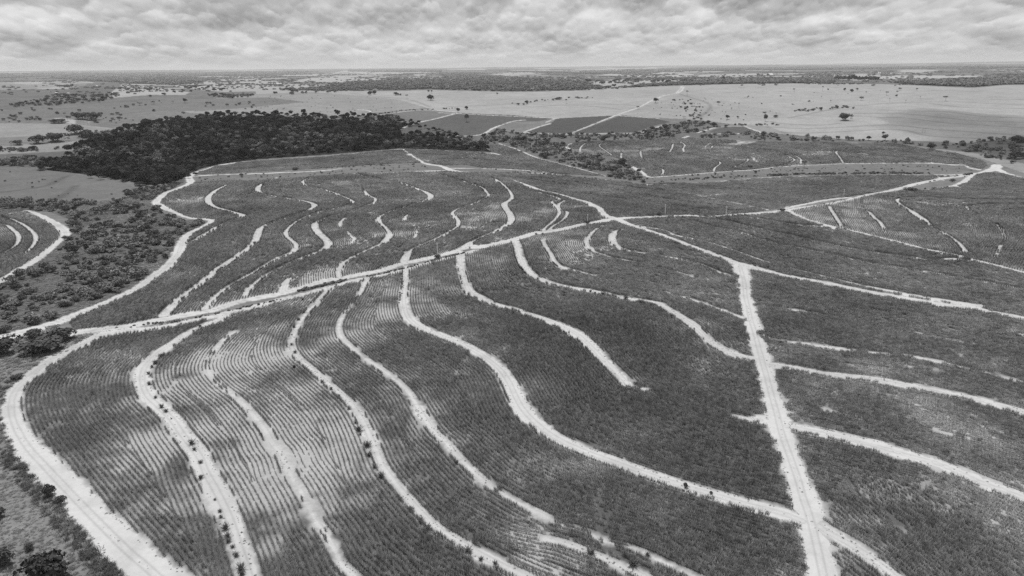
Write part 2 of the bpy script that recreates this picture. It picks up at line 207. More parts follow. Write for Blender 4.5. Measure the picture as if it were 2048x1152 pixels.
GUIDES = {
 'sw': [T1,T2,T2b,T3,T3c,T4,T5,T6,T6b,T7,T8,
   [(150,705,0),(90,760,0),(75,800,0),(95,860,0),(140,920,0),(190,985,0),(240,1050,0),(290,1110,0),(340,1180,0)]],
 'nw': [[(455,370,3),(430,383,5),(416,398,5.5),(425,413,6),(462,424,3.5),(486,432,4.5),(470,439,2.5),(437,453,2),(400,475,1.5),(380,486,2)],
   [(560,352,0),(539,362,1.5),(519,372,4),(516,382,4),(527,388,3),(574,397,2),(612,404,4),(630,412,4.5),(617,421,3),(594,428,1),(562,440,1.5),(527,453,3),(518,463,5),(512,480,4),(505,488,3.5),(475,513,3.5),(437,538,3.5),(400,568,3.5),(362,595,3),(345,613,4),(328,630,5)],
   [(640,352,0),(622,355,.5),(606,363,2.5),(612,371,1),(650,380,0),(682,392,1),(700,400,1.5),(708,407,1.5),(680,415,0),(640,424,0),(600,440,0),(575,460,2.5),(573,473,3),(592,490,2.5),(590,500,2),(577,508,2),(549,520,1),(500,550,0),(455,575,0),(420,605,2),(410,620,2)],
   [(709,347,0),(715,362,0),(734,389,.8),(749,397,2.5),(751,403,2.5),(737,411,1),(699,423,.8),(649,438,1),(630,449,4),(634,463,5),(646,475,5),(657,487,8),(652,496,4),(632,506,2),(599,519,1),(562,536,1),(532,551,1),(512,566,2),(497,580,3.5),(490,592,3)],
   [(709,347,4),(740,355,.8),(797,365,1.5),(824,374,2.5),(849,384,3.5),(862,393,6),(854,400,1.5),(824,410,.8),(792,420,1.8),(767,430,1.2),(756,440,4),(764,450,3),(777,463,2),(779,473,5),(764,487,3),(732,503,1),(697,520,1),(684,530,2),(677,543,3),(679,556,3)],
   [(882,349,1),(924,362,2),(962,375,1.5),(974,387,3),(977,393,3),(949,407,.8),(917,418,.8),(904,428,3),(915,440,3.5),(916,453,1.5),(892,468,.8),(857,485,1.8),(824,500,1.5),(814,512,6),(808,522,6)],
   [(975,350,0),(1000,365,.8),(1020,385,.8),(1024,398,4),(1010,407,5),(1009,414,5),(1019,428,5),(1022,443,4),(1002,458,3),(967,473,1.5),(947,483,2),(930,493,7),(915,502,7)],
   [(1060,380,0),(1119,398,2),(1103,404,3),(1110,411,3),(1119,425,2),(1110,440,1),(1096,452,1.5),(1085,462,1)],
   [(1130,402,1),(1117,410,3.5),(1119,420,2),(1135,425,3),(1127,440,1),(1108,452,2),(1095,462,1)],
   [(690,436,1.5),(680,447,2.5),(681,454,1)], [(692,463,.5),(708,478,2),(702,486,1)], [(828,450,.8),(834,466,1.5),(828,478,1.5)], [(815,430,1),(808,441,3.5)],
   [(577,558,3),(570,570,4),(567,582,4)], [(898,520,0),(880,500,0)] ,
   [(175,640,0),(230,615,0),(290,585,0),(345,550,0),(385,505,0),(420,475,0)]],
 'q': [[(1075,376,0),(1180,390,.8),(1300,405,0),(1400,418,.8),(1520,424,0)], [(1190,365,0),(1290,378,.8),(1400,386,0),(1560,385,.0),(1700,378,0),(1840,362,0)],
   [(1040,352,0),(1150,365,.8),(1250,385,0),(1380,405,.8),(1500,418,0)], [(960,347,.0),(1080,362,.8),(1180,378,0),(1300,392,.5),(1420,407,0)]],
 'e1': [[(1330,433,0),(1356,435,1.2),(1424,453,1),(1474,463,1),(1536,483,1.2),(1636,503,1),(1736,525,1.2),(1861,545,1),(1961,563,.5),(2048,580,.5),(2180,610,0)],
   [(1400,432,0),(1424,436,1),(1536,461,1),(1636,483,1.2),(1736,503,.8),(1811,513,1.6),(1870,520,1.2),(1911,518,2.5),(1960,528,0),(2180,590,0)],
   [(1480,430,0),(1496,434,1.6),(1536,440,1.5),(1598,450,1.5),(1653,454,2.5),(1700,465,0)],
   [(1264,450,0),(1349,470,0),(1449,495,0),(1536,525,0),(1636,550,0),(1716,569,0),(1861,596,0),(2048,632,0),(2180,660,0)]],
 'ne': [[(1658,412,1),(1660,418,2),(1668,430,2),(1678,446,2),(1690,462,0)], [(1721,394,.5),(1726,418,.5),(1738,425,2),(1748,436,2),(1760,446,2.5),(1775,470,0)],
   [(1911,398,1),(1836,394,1.2),(1795,399,2),(1800,409,1.5),(1816,419,4),(1832,430,6),(1848,441,5),(1862,452,1),(1898,473,1.5),(1918,488,2.5),(1930,504,3.5)],
   [(2180,402,1),(2048,400,1),(1975,399,1),(1911,398,1)],
   [(2180,412,1),(2048,409,1),(1961,409,1),(1932,414,1.5),(1940,421,1),(1975,440,0),(2000,455,.8),(2010,480,.8),(1995,500,1),(1985,525,0)],
   [(2180,480,0),(2080,470,0),(2048,500,0),(2030,530,0)], [(1940,380,0),(2048,378,0),(2180,385,0)], [(1700,404,0),(1701,430,0),(1715,455,0)]],
 'se': [[(1500,545,0),(1573,557,0),(1636,570,0),(1748,592,0),(1886,615,0),(2046,643,0),(2180,672,0)],
   [(1510,665,.6),(1550,680,.6),(1616,687,1),(1640,691,1.7),(1686,698,1.6),(1720,702,.3),(1753,706,.9),(1790,709,.3),(1813,711,1),(1850,717,1.6),(1886,725,1.6),(1936,738,.8),(1990,750,.4),(2048,765,1.2),(2180,795,.6)],
   [(1540,728,3),(1598,736,2.5),(1648,746,2.5),(1711,753,2.5),(1773,761,3),(1836,774,3),(1898,786,3),(1961,799,2.5),(2048,823,2.5),(2180,860)],
   [(1560,850,4),(1586,853,4),(1648,865,4.5),(1711,880,5),(1761,892,5.5),(1811,907,5),(1840,915,4.5),(1886,929,4),(1961,962,4),(2048,994,4),(2180,1050)],
   [(1640,1052,3),(1651,1060,3),(1686,1079,2.8),(1723,1101,2.6),(1761,1129,2.6),(1788,1152,2.6),(1840,1200)],
   [(1510,610,0),(1600,622,.8),(1750,648,0),(1900,680,.8),(2048,705,0),(2180,735,0)],
   [(1570,800,0),(1686,828,.5),(1800,848,0),(1900,870,.5),(2048,905,0),(2180,950,0)],
   [(1610,960,0),(1700,990,0),(1760,1040,0),(1820,1085,0),(1900,1150,0),(1960,1200,0)]],
 'l': [[(-120,440,0),(0,449,1),(25,460,2.5),(38,475,3),(32,492,2),(0,511,1.5),(-100,560,0)], [(-120,430,1),(0,435,1),(37,445,1),(60,460,2),(72,475,3),(67,492,2),(40,515,0),(0,540,0),(-120,600,0)]],
 'p': [[(1150,285,0),(1139,289,4),(1134,295,5),(1143,299,5)], [(1190,284,0),(1171,287,3),(1161,296,4),(1160,303,4)], [(1235,283,0),(1211,285,1.5),(1198,292,2),(1214,304,2),(1224,311,3)],
   [(1240,300,0),(1243,308,1.6),(1242,315,1.6),(1250,326,0)], [(1262,287,0),(1276,297,0),(1281,304,1.6),(1283,315,1.6),(1300,328,0),(1326,340,2),(1324,350,2)],
   [(1320,284,0),(1304,296,.6),(1310,306,1),(1340,318,0),(1360,330,0),(1355,345,0)], [(1346,288,2),(1344,297,2),(1340,303,2)], [(1361,284,2),(1370,291,3),(1366,298,4),(1368,305,2)],
   [(1421,286,1.5),(1411,293,1.5),(1409,299,1)], [(1430,288,1),(1423,296,1.5),(1432,302,.6),(1480,304,0),(1536,300,1),(1561,306,2),(1586,318,3),(1588,322,3),(1570,330,2),(1553,334,2)],
   [(1340,305,0),(1379,309,1.5),(1411,316,1.5),(1434,322,2),(1441,328,3),(1430,336,3),(1427,343,2)], [(1563,304,1.5),(1586,310,1.8),(1602,320,2.5),(1600,328,2)],
   [(1440,306,0),(1486,315,1),(1496,322,1.5),(1464,336,1)], [(1504,315,2),(1512,323,6)], [(1693,299,1),(1676,302,1.5),(1672,306,2),(1678,314,1.5),(1686,326,2)], [(1704,306,5),(1714,306,5)],
   [(1711,302,1),(1761,299,1),(1811,304,1),(1886,315,1),(1940,322,1)], [(1753,292,1),(1811,294,1),(1861,302,1),(1911,311,1)], [(1741,311,.5),(1811,316,1),(1868,326,2)], [(1580,289,0),(1640,291,0),(1700,291,0)], [(1518,294,4),(1526,294,4)]],
 'u': [[(400,346,0),(520,336,.8),(700,325,0),(820,314,0)], [(830,308,0),(912,312,1.5),(930,316,2),(990,322,.8),(1080,336,0),(1190,352,0)], [(560,318,0),(680,313,0),(800,302,0)], [(900,325,0),(1000,331,0),(1150,348,0)], [(960,288,0),(1030,305,0),(1150,342,0)]],
}
BLOCKS = {
 'sw': ([(262,660),(405,634),(512,612),(612,588),(712,562),(862,525),(950,503),(1010,488),(1100,468),(1199,446),(1231,441),(1256,450),(1361,487),(1469,528),(1484,560),(1494,620),(1505,680),(1516,715),(1530,770),(1548,830),(1572,910),(1598,1010),(1620,1080),(1650,1180),(1670,1290),(440,1300),(380,1215),(300,1140),(225,1072),(150,996),(88,930),(40,870),(25,835),(23,805),(32,780),(82,735),(165,688),(205,668)], 'near dark cane field of the foreground with long curving sand tracks through it, left of the straight track'),
 'nw': ([(140,646),(175,620),(250,588),(305,553),(332,535),(350,515),(365,483),(405,454),(425,442),(375,435),(345,423),(325,414),(312,405),(332,386),(360,376),(382,366),(440,362),(512,361),(640,352),(709,347),(887,343),(934,344),(1000,353),(1049,369),(1111,387),(1174,405),(1209,430),(1231,438),(1161,450),(1074,465),(962,493),(912,502),(800,528),(692,553),(612,572),(512,594),(425,619),(312,640),(250,652),(150,661)], 'rounded hilltop cane field with winding terraces, beyond the double sand road on the left'),
 'q': ([(934,344),(1024,346),(1130,353),(1229,361),(1289,369),(1411,365),(1536,355),(1711,351),(1861,350),(1886,359),(1786,380),(1673,397),(1586,413),(1474,429),(1324,433),(1231,438),(1209,430),(1174,405),(1111,387),(1049,369)], 'wedge of smooth cane between the centre crossroads and the far right road junction'),
 'e1': ([(1231,438),(1324,433),(1474,429),(1573,421),(1611,438),(1711,463),(1811,488),(1911,510),(1998,532),(2048,545),(2180,582),(2180,665),(2046,635),(1981,623),(1886,608),(1748,585),(1573,552),(1486,530),(1361,484),(1256,448)], 'long cane field with thin dark diagonal terraces, right of the centre crossroads'),
 'ne': ([(1578,422),(1686,402),(1786,383),(1843,382),(1911,374),(1926,363),(1961,346),(2011,347),(2060,358),(2180,375),(2180,582),(2048,545),(1911,510),(1761,475),(1656,451)], 'cane field with fan of curved rows at the right edge below the road junction'),
 'se': ([(1486,532),(1536,543),(1636,563),(1748,585),(1886,608),(1981,623),(2046,635),(2180,665),(2200,1300),(1690,1300),(1647,1152),(1617,1026),(1586,914),(1553,825),(1533,752),(1516,690),(1501,638),(1491,593)], 'dense cane of the lower right corner, right of the straight sand track'),
 'l': ([(-120,425),(0,421),(50,420),(87,434),(125,458),(130,468),(120,480),(75,518),(0,563),(-120,640)], 'small rounded cane field cut by the left edge of the picture'),
 'p': ([(1128,291),(1161,284),(1249,280),(1361,276),(1399,276),(1536,284),(1661,285),(1786,287),(1848,297),(1911,307),(1961,320),(1976,330),(1961,338),(1930,330),(1861,326),(1691,327),(1598,331),(1499,340),(1349,351),(1299,354),(1274,339),(1259,331),(1249,322),(1224,313),(1179,310),(1159,302),(1141,301)], 'far oval cane field with short scattered bright gaps, behind the centre right'),
 'u': ([(390,347),(412,339),(445,329),(517,321),(662,312),(762,301),(837,299),(887,301),(935,303),(985,308),(975,290),(1005,290),(1040,302),(1074,316),(1149,337),(1210,353),(1110,347),(1024,338),(960,335),(934,330),(890,331),(847,325),(740,330),(640,337),(512,344),(400,349)], 'dark even cane strip along the foot of the wood'),
}
PAINT = [   # (kind, albedo, polygon)
 ('pasture',.18,[(-50,155),(0,165),(70,170),(70,178),(40,180),(0,181),(-50,181)]), ('pasture',.21,[(75,168),(150,158),(185,163),(120,173),(75,178)]),
 ('crop',.11,[(110,185),(190,165),(245,168),(225,190),(200,195),(110,192)]), ('scrub',.12,[(-50,178),(0,180),(110,185),(200,195),(130,205),(60,212),(-50,218)]),
 ('pasture',.26,[(245,168),(300,172),(380,185),(370,190),(300,190),(225,196),(222,186)]), ('pasture',.26,[(345,172),(400,165),(470,154),(512,157),(560,166),(620,170),(615,181),(450,184),(400,180)]),
 ('pasture',.27,[(595,160),(640,153),(700,155),(780,162),(830,165),(750,165),(600,164)]), ('pasture',.27,[(650,147),(690,142),(800,145),(820,147),(730,151),(660,150)]),
 ('pasture',.26,[(825,146),(855,145),(850,152),(830,153)]), ('pasture',.27,[(950,151),(1010,148),(1024,154),(960,153)]),
 ('pasture',.26,[(1110,163),(1150,165),(1250,160),(1300,160),(1440,162),(1350,170),(1230,179),(1170,180),(1190,174),(1150,168)]),
 ('pasture',.27,[(1200,149),(1290,141),(1400,149),(1536,146),(1536,150),(1430,153),(1300,155),(1220,151)]),
 ('pasture',.29,[(1660,152),(1800,151),(1960,151),(1975,155),(1850,160),(1700,156)]), ('pasture',.22,[(1980,139),(2060,137),(2060,143),(1990,142)]),
 ('pasture',.25,[(512,182),(620,181),(740,182),(744,192),(700,196),(600,190),(512,190)]),
 ('pasture',.2,[(512,188),(620,184),(730,192),(800,198),(850,216),(744,226),(700,232),(512,230),(380,226),(340,215),(400,200)]),
 ('pasture',.25,[(744,183),(862,180),(1024,184),(1130,182),(1224,179),(1336,172),(1449,169),(1536,167),(1661,167),(1761,168),(1836,171),(1946,176),(2011,170),(2100,170),(2100,292),(1950,287),(1850,282),(1700,279),(1536,270),(1480,250),(1400,240),(1230,231),(1106,237),(1024,230),(922,226),(880,222),(850,215),(800,200),(732,192)]),
 ('pasture',.235,[(1240,230),(1311,205),(1360,190),(1420,195),(1560,225),(1580,235),(1480,246),(1400,240)]),
 ('pasture',.2,[(1440,253),(1500,250),(1536,252),(1560,262),(1640,280),(1536,275)]),
 ('pasture',.2,[(-60,246),(130,247),(215,255),(230,258),(130,270),(-60,277)]), ('pasture',.2,[(-60,296),(0,292),(230,277),(262,278),(170,300),(0,308),(-60,312)]),
 ('pasture',.13,[(-60,222),(0,222),(215,206),(380,198),(540,195),(610,204),(490,216),(400,222),(300,222),(230,232),(100,236),(-60,240)]),
 ('water',.3,[(105,236),(125,236),(150,240),(182,243),(185,247),(175,249),(130,246),(140,243)]),
 ('pasture',.12,[(-60,333),(80,336),(250,366),(265,373),(250,396),(100,403),(-60,404)]),
 ('crop',.12,[(744,230),(762,226),(837,222),(909,225),(844,244),(829,248),(787,238),(700,236)]), ('crop',.085,[(787,266),(832,248),(909,229),(922,226),(1024,230),(1106,237),(1075,243),(1024,243),(987,256),(957,270),(900,272)]),
 ('crop',.07,[(1050,265),(1101,247),(1114,237),(1209,232),(1231,231),(1141,266)]), ('crop',.07,[(1146,266),(1244,230),(1311,237),(1341,244),(1306,252),(1269,265)]),
 ('crop',.085,[(1415,265),(1430,258),(1450,254),(1490,253),(1522,266),(1480,268)]),
 ('scrub',.095,[(-60,408),(130,410),(250,396),(265,375),(330,368),(372,362),(325,388),(300,405),(330,428),(375,440),(425,445),(400,457),(365,473),(340,520),(300,557),(212,606),(100,650),(0,676),(-60,690),(-60,600),(60,532),(118,490),(135,468),(140,440),(100,424),(0,420),(-60,420)]),
 ('scrub',.10,[(-60,312),(0,310),(180,300),(100,335),(-60,335)]),
 ('scrub',.11,[(1024,264),(1180,267),(1269,267),(1330,250),(1400,240),(1440,250),(1400,268),(1536,266),(1700,279),(1862,283),(1900,290),(2010,278),(2100,278),(2100,345),(2010,335),(1985,325),(1940,310),(1848,294),(1786,286),(1661,284),(1536,282),(1399,275),(1249,279),(1130,288),(1137,303),(1224,314),(1262,335),(1290,362),(1230,358),(1150,337),(1074,313),(1024,294),(960,290),(900,275),(975,270),(990,258)]),
 ('scrub',.2,[(1850,300),(1900,305),(1960,316),(2000,330),(2060,350),(2060,330),(1960,308),(1880,298)]),
 ('scrub',.13,[(1299,354),(1349,351),(1536,337),(1786,327),(1933,331),(1956,340),(1870,350),(1536,354),(1411,364),(1262,367),(1230,358)]),
 ('scrub',.13,[(388,349),(512,345),(650,338),(740,331),(840,326),(880,333),(934,333),(1024,339),(1140,349),(1230,360),(1024,345),(934,345),(870,345),(730,347),(640,351),(512,362),(395,363)]),
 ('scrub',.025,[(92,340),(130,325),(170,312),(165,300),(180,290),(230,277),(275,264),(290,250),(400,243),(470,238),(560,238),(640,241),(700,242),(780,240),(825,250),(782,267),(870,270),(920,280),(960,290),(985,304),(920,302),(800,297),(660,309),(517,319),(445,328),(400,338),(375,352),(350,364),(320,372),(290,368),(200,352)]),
 ('scrub',.17,[(-60,690),(0,684),(50,672),(100,660),(180,664),(205,668),(165,688),(112,712),(82,735),(55,757),(32,780),(22,805),(25,835),(40,870),(60,900),(112,956),(187,1034),(300,1140),(450,1290),(300,1400),(-150,1400)]),
]
DARKLINES = [[(1541,242),(1561,247),(1636,250),(1678,247)],[(1536,254),(1611,257),(1676,255),(1761,250),(1811,252),(1873,259),(1961,265),(2070,273)],[(1560,264),(1611,266),(1711,262),(1761,259),(1811,261),(1861,272),(1961,277)],
 [(1680,234),(1711,232),(1761,235),(1811,236),(1886,245),(1961,250),(2070,257)],[(1711,227),(1786,227),(1836,230),(1886,235),(1961,242),(2070,245)],[(1761,220),(1836,222),(1898,224),(1961,232),(2070,237)],
 [(1898,202),(1961,206),(2070,211)],[(1923,200),(2070,199)],[(1861,207),(1936,215),(2070,218)],[(1576,236),(1686,215),(1736,210),(1786,206),(1860,204)],[(1540,188),(1640,185),(1720,183)],[(1450,185),(1600,183)],[(1420,177),(1560,174),(1700,176),(1860,181),(2040,184)],
 [(1360,188),(1420,210),(1400,235)],[(1100,210),(1180,212),(1240,219)],[(900,213),(990,210),(1060,205),(1180,196)],[(0,385),(40,380),(90,372),(135,352)],[(20,417),(100,402),(135,385),(150,372)],[(700,186),(744,192),(820,200),(860,214)],[(1060,214),(1180,208),(1300,212)]]

# ------------------------------------------------------------------ materials
def mat(name): 
    m = bpy.data.materials.new(name); m.use_nodes = True; m.node_tree.nodes.clear(); return m, m.node_tree
def ground_mat(name, amp, scales, rough=1.0):
    m, t = mat(name); out = N(t, 'ShaderNodeOutputMaterial'); d = N(t, 'ShaderNodeBsdfDiffuse'); at = N(t, 'ShaderNodeAttribute', attribute_name='alb')
    tc = N(t, 'ShaderNodeTexCoord'); v = at.outputs['Fac']; f = None
    for sc, a in zip(scales, amp):
        n = N(t, 'ShaderNodeTexNoise'); n.inputs['Scale'].default_value = sc; n.inputs['Detail'].default_value = 5; n.inputs['Roughness'].default_value = .65
        t.links.new(tc.outputs['Object'], n.inputs['Vector'])
        g = mth(t, 'MULTIPLY_ADD', mth(t, 'SUBTRACT', n.outputs[0], .5), a, 1.0)
        f = g if f is None else mth(t, 'MULTIPLY', f, g)
    v = mth(t, 'MAXIMUM', mth(t, 'MULTIPLY', v, f), 0.01)
    t.links.new(v, d.inputs[0]); t.links.new(d.outputs[0], out.inputs[0]); return m
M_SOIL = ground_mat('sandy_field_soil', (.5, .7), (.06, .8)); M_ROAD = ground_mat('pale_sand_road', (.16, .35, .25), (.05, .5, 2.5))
M_GRASS = ground_mat('rough_grass', (.7, .9, .7), (.012, .09, .5)); M_PAST = ground_mat('dry_pasture', (.5, .55, .8), (.004, .03, .25)); M_CROP = ground_mat('young_crop', (.5, .7), (.008, .12))
def water_mat():
    m, t = mat('pond_water'); out = N(t, 'ShaderNodeOutputMaterial'); p = N(t, 'ShaderNodeBsdfPrincipled'); p.inputs['Base Color'].default_value = (.25, .25, .25, 1); p.inputs['Roughness'].default_value = .15
    t.links.new(p.outputs[0], out.inputs[0]); return m
M_WATER = water_mat()
def leaf_mat(name, alb, var=.6, nscale=.35, namp=.8, trans=.0, inst=True):
    m, t = mat(name); out = N(t, 'ShaderNodeOutputMaterial'); d = N(t, 'ShaderNodeBsdfDiffuse')
    oi = N(t, 'ShaderNodeObjectInfo'); tc = N(t, 'ShaderNodeTexCoord'); n = N(t, 'ShaderNodeTexNoise'); n.inputs['Scale'].default_value = nscale; n.inputs['Detail'].default_value = 3
    t.links.new(tc.outputs['Object'], n.inputs['Vector'])
    f = mth(t, 'MULTIPLY_ADD', mth(t, 'SUBTRACT', oi.outputs['Random'], .5), var, 1.0)
    g = mth(t, 'MULTIPLY_ADD', mth(t, 'SUBTRACT', n.outputs[0], .5), namp, 1.0)
    v = mth(t, 'MULTIPLY', mth(t, 'MULTIPLY', f, g), alb)
    if inst:
        at = N(t, 'ShaderNodeAttribute', attribute_name='tone', attribute_type='INSTANCER'); v = mth(t, 'MULTIPLY', v, at.outputs['Fac'])
    t.links.new(v, d.inputs[0])
    if trans:
        tr = N(t, 'ShaderNodeBsdfTranslucent'); t.links.new(v, tr.inputs[0]); mx = N(t, 'ShaderNodeMixShader'); mx.inputs[0].default_value = trans
        t.links.new(d.outputs[0], mx.inputs[1]); t.links.new(tr.outputs[0], mx.inputs[2]); t.links.new(mx.outputs[0], out.inputs[0])
    else: t.links.new(d.outputs[0], out.inputs[0])
    return m
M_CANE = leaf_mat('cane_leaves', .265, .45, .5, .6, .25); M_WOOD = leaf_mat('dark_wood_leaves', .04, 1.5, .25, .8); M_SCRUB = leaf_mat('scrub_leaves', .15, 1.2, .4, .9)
M_FARW = leaf_mat('far_wood_leaves', .2, .35, .1, .6); M_TUFT = leaf_mat('grass_blades', .2, .8, .5, .5, .2)
M_DARKT = leaf_mat('dark_tree_leaves', .075, .5, .4, .9, 0, False); M_MIDT = leaf_mat('olive_tree_leaves', .10, .6, .4, .9, 0, False); M_PALET = leaf_mat('pale_tree_leaves', .16, .5, .4, .9, 0, False)
M_WOODT = leaf_mat('wood_tree_leaves', .04, 1.5, .25, .8, 0, False); M_SHR = leaf_mat('shrub_leaves', .16, 1.1, .5, .9, 0, False); M_CANEC = leaf_mat('cane_clump_leaves', .12, .4, .8, .6, .2, False)
def plain(name, a, rough=.8):
    m, t = mat(name); out = N(t, 'ShaderNodeOutputMaterial'); p = N(t, 'ShaderNodeBsdfPrincipled'); n = N(t, 'ShaderNodeTexNoise'); n.inputs['Scale'].default_value = 3
    tc = N(t, 'ShaderNodeTexCoord'); t.links.new(tc.outputs['Object'], n.inputs['Vector']); t.links.new(mth(t, 'MULTIPLY', mth(t, 'MULTIPLY_ADD', n.outputs[0], .4, .8), a), p.inputs['Base Color'])
    p.inputs['Roughness'].default_value = rough; t.links.new(p.outputs[0], out.inputs[0]); return m
M_BARK = plain('bark', .16); M_CONC = plain('pole_concrete', .7); M_METAL = plain('grey_metal', .3, .5); M_WHITE = plain('whitewash', .8); M_ROOF = plain('roof_sheet', .35)

# ------------------------------------------------------------------ object helpers
def tag(o, label=None, cat=None, group=None, kind=None):
    for k, v in (('label', label), ('category', cat), ('group', group), ('kind', kind)):
        if v: o[k] = v
    return o
def meshobj(name, verts, faces, m, parent=None, link=True, nside=None):
    me = bpy.data.meshes.new(name); verts = np.asarray(verts, np.float32)
    if isinstance(faces, np.ndarray):
        k = faces.shape[1]; me.vertices.add(len(verts)); me.vertices.foreach_set('co', verts.ravel()); me.loops.add(faces.size); me.loops.foreach_set('vertex_index', faces.astype(np.int32).ravel())
        me.polygons.add(len(faces)); me.polygons.foreach_set('loop_start', np.arange(0, faces.size, k, dtype=np.int32)); me.update(calc_edges=True)
    else: me.from_pydata([tuple(map(float, v)) for v in verts], [], faces)
    me.materials.append(m); o = bpy.data.objects.new(name, me)
    if link: COL.objects.link(o)
    if parent: o.parent = parent
    return o

# ------------------------------------------------------------------ the roads and terraces as world curves
CURV = [smooth_curve(c, 1.0) for c in ROADS.values()]
for c in CURV:
    rr_ = np.hypot(c[0], c[1]); c[2][:] = np.where(rr_ > 1150, np.maximum(c[2]*.8, 4.2)*(c[2] > .3), c[2])
GW = {}; PATCH = []
for b, g in GUIDES.items():
    GW[b] = []
    for c in g:
        q = smooth_curve(c, 1.0)
        if b == 'nw' and len(c) > 6: i0 = np.where(q[2] > .5)[0]; q[2][i0[0]:i0[-1]] = np.maximum(np.minimum(q[2][i0[0]:i0[-1]], 4.4), 2.6+1.8*(vnoise(q[0][i0[0]:i0[-1]], q[1][i0[0]:i0[-1]], 22, 3)-.4)) if len(i0) else 0
        if len(q[0]) < 75 and len(c) <= 5 and max(q[2]) > .6: PATCH.append(q); continue
        if b in ('e1', 'q') and len(c) > 5: i0 = np.where(q[2] > .3)[0]; q[2][i0] = np.maximum(q[2][i0], 1.8 if b != 'q' else 1.2)
        if b == 'p': q[2][:] *= .7
        if b == 'ne': q[2][:] *= .75
        GW[b].append(q)
rp = np.vstack([np.stack(c, 1) for c in CURV+PATCH]+[np.stack(c, 1) for g in GW.values() for c in g]); rp = rp[rp[:, 2] > .4]
# thin near sampling out far away
keep = (np.hypot(rp[:, 0], rp[:, 1]) < 1000) | (rng.random(len(rp)) < .5); rp = rp[keep]
RK = kdtree.KDTree(len(rp))
for i, p in enumerate(rp): RK.insert((p[0], p[1], 0), i)
RK.balance()
_occ = {}
for p in rp:
    cx, cy = int(p[0]//16), int(p[1]//16)
    for a in (-1, 0, 1):
        for b in (-1, 0, 1): _occ[(cx+a, cy+b)] = 1
OK_ = np.array(list(_occ.keys())); _okey = np.sort(OK_[:, 0].astype(np.int64)*100003+OK_[:, 1])
def road_dist(x, y):
    """signed distance to the nearest track edge, and distance to its middle line; 50 when nothing is near"""
    key = np.floor(x/16).astype(np.int64)*100003+np.floor(y/16).astype(np.int64)
    j = np.clip(np.searchsorted(_okey, key), 0, len(_okey)-1); near = np.where(_okey[j] == key)[0]
    e = np.full(len(x), 50.); c = np.full(len(x), 50.); f = RK.find; find_n = RK.find_n
    for i in near:
        co, k, d = f((x[i], y[i], 0)); c[i] = d; e[i] = d-rp[k, 2]/2
    return e, c
BP = {b: Poly(v[0]) for b, v in BLOCKS.items()}
PP = [(k, a, Poly(p)) for k, a, p in PAINT]

# ------------------------------------------------------------------ where the cane stands thin or full
SPARSE = [(400,860,90,.5),(250,900,110,.45),(520,730,60,.35),(330,700,50,.25),(580,960,110,.55),(700,950,70,.5),(640,700,60,.4),(560,900,60,.35),(760,620,60,.45),(880,800,60,.4),(470,690,60,.6),(420,1050,90,.45),(980,900,90,.35),(1100,1080,120,.35),
          (860,590,50,.35),(1000,530,30,.3),(1120,490,30,.2),(540,640,60,.2),(640,570,50,.45),(420,720,40,.4),(1320,1080,60,.3),(1060,1140,80,.4),(1930,850,60,.35),(1800,780,60,.3),(700,1040,60,.3)]
DENSE = [(1330,860,190,.45),(1130,740,190,.45),(1060,600,110,.3),(1330,650,170,.35),(1680,620,190,.25),(1500,930,120,.25)]
sp = unp([s[0] for s in SPARSE], [s[1] for s in SPARSE]); dp = unp([s[0] for s in DENSE], [s[1] for s in DENSE])
def growth(x, y):
    """how tall and full the cane stands at a place, and how dark its leaf is there"""
    n = len(x); v = 1.06+(vnoise(x, y, 60, 1)-.5)*.42+(vnoise(x, y, 18, 2)-.5)*.5+(vnoise(x, y, 5, 3)-.5)*.3; dn = np.zeros(n)
    for q, w in zip(SPARSE, sp):
        rad = q[2]*math.hypot(w[0], w[1])/FPX; v -= q[3]*.55*np.exp(-((x-w[0])**2+((y-w[1])/2.2)**2)/rad**2)*(.4+1.2*vnoise(x, y, 14, 9))
    for q, w in zip(DENSE, dp):
        rad = q[2]*math.hypot(w[0], w[1])/FPX; g_ = q[3]*np.exp(-((x-w[0])**2+((y-w[1])/1.6)**2)/rad**2); v += .6*g_; dn += g_
    return v, dn

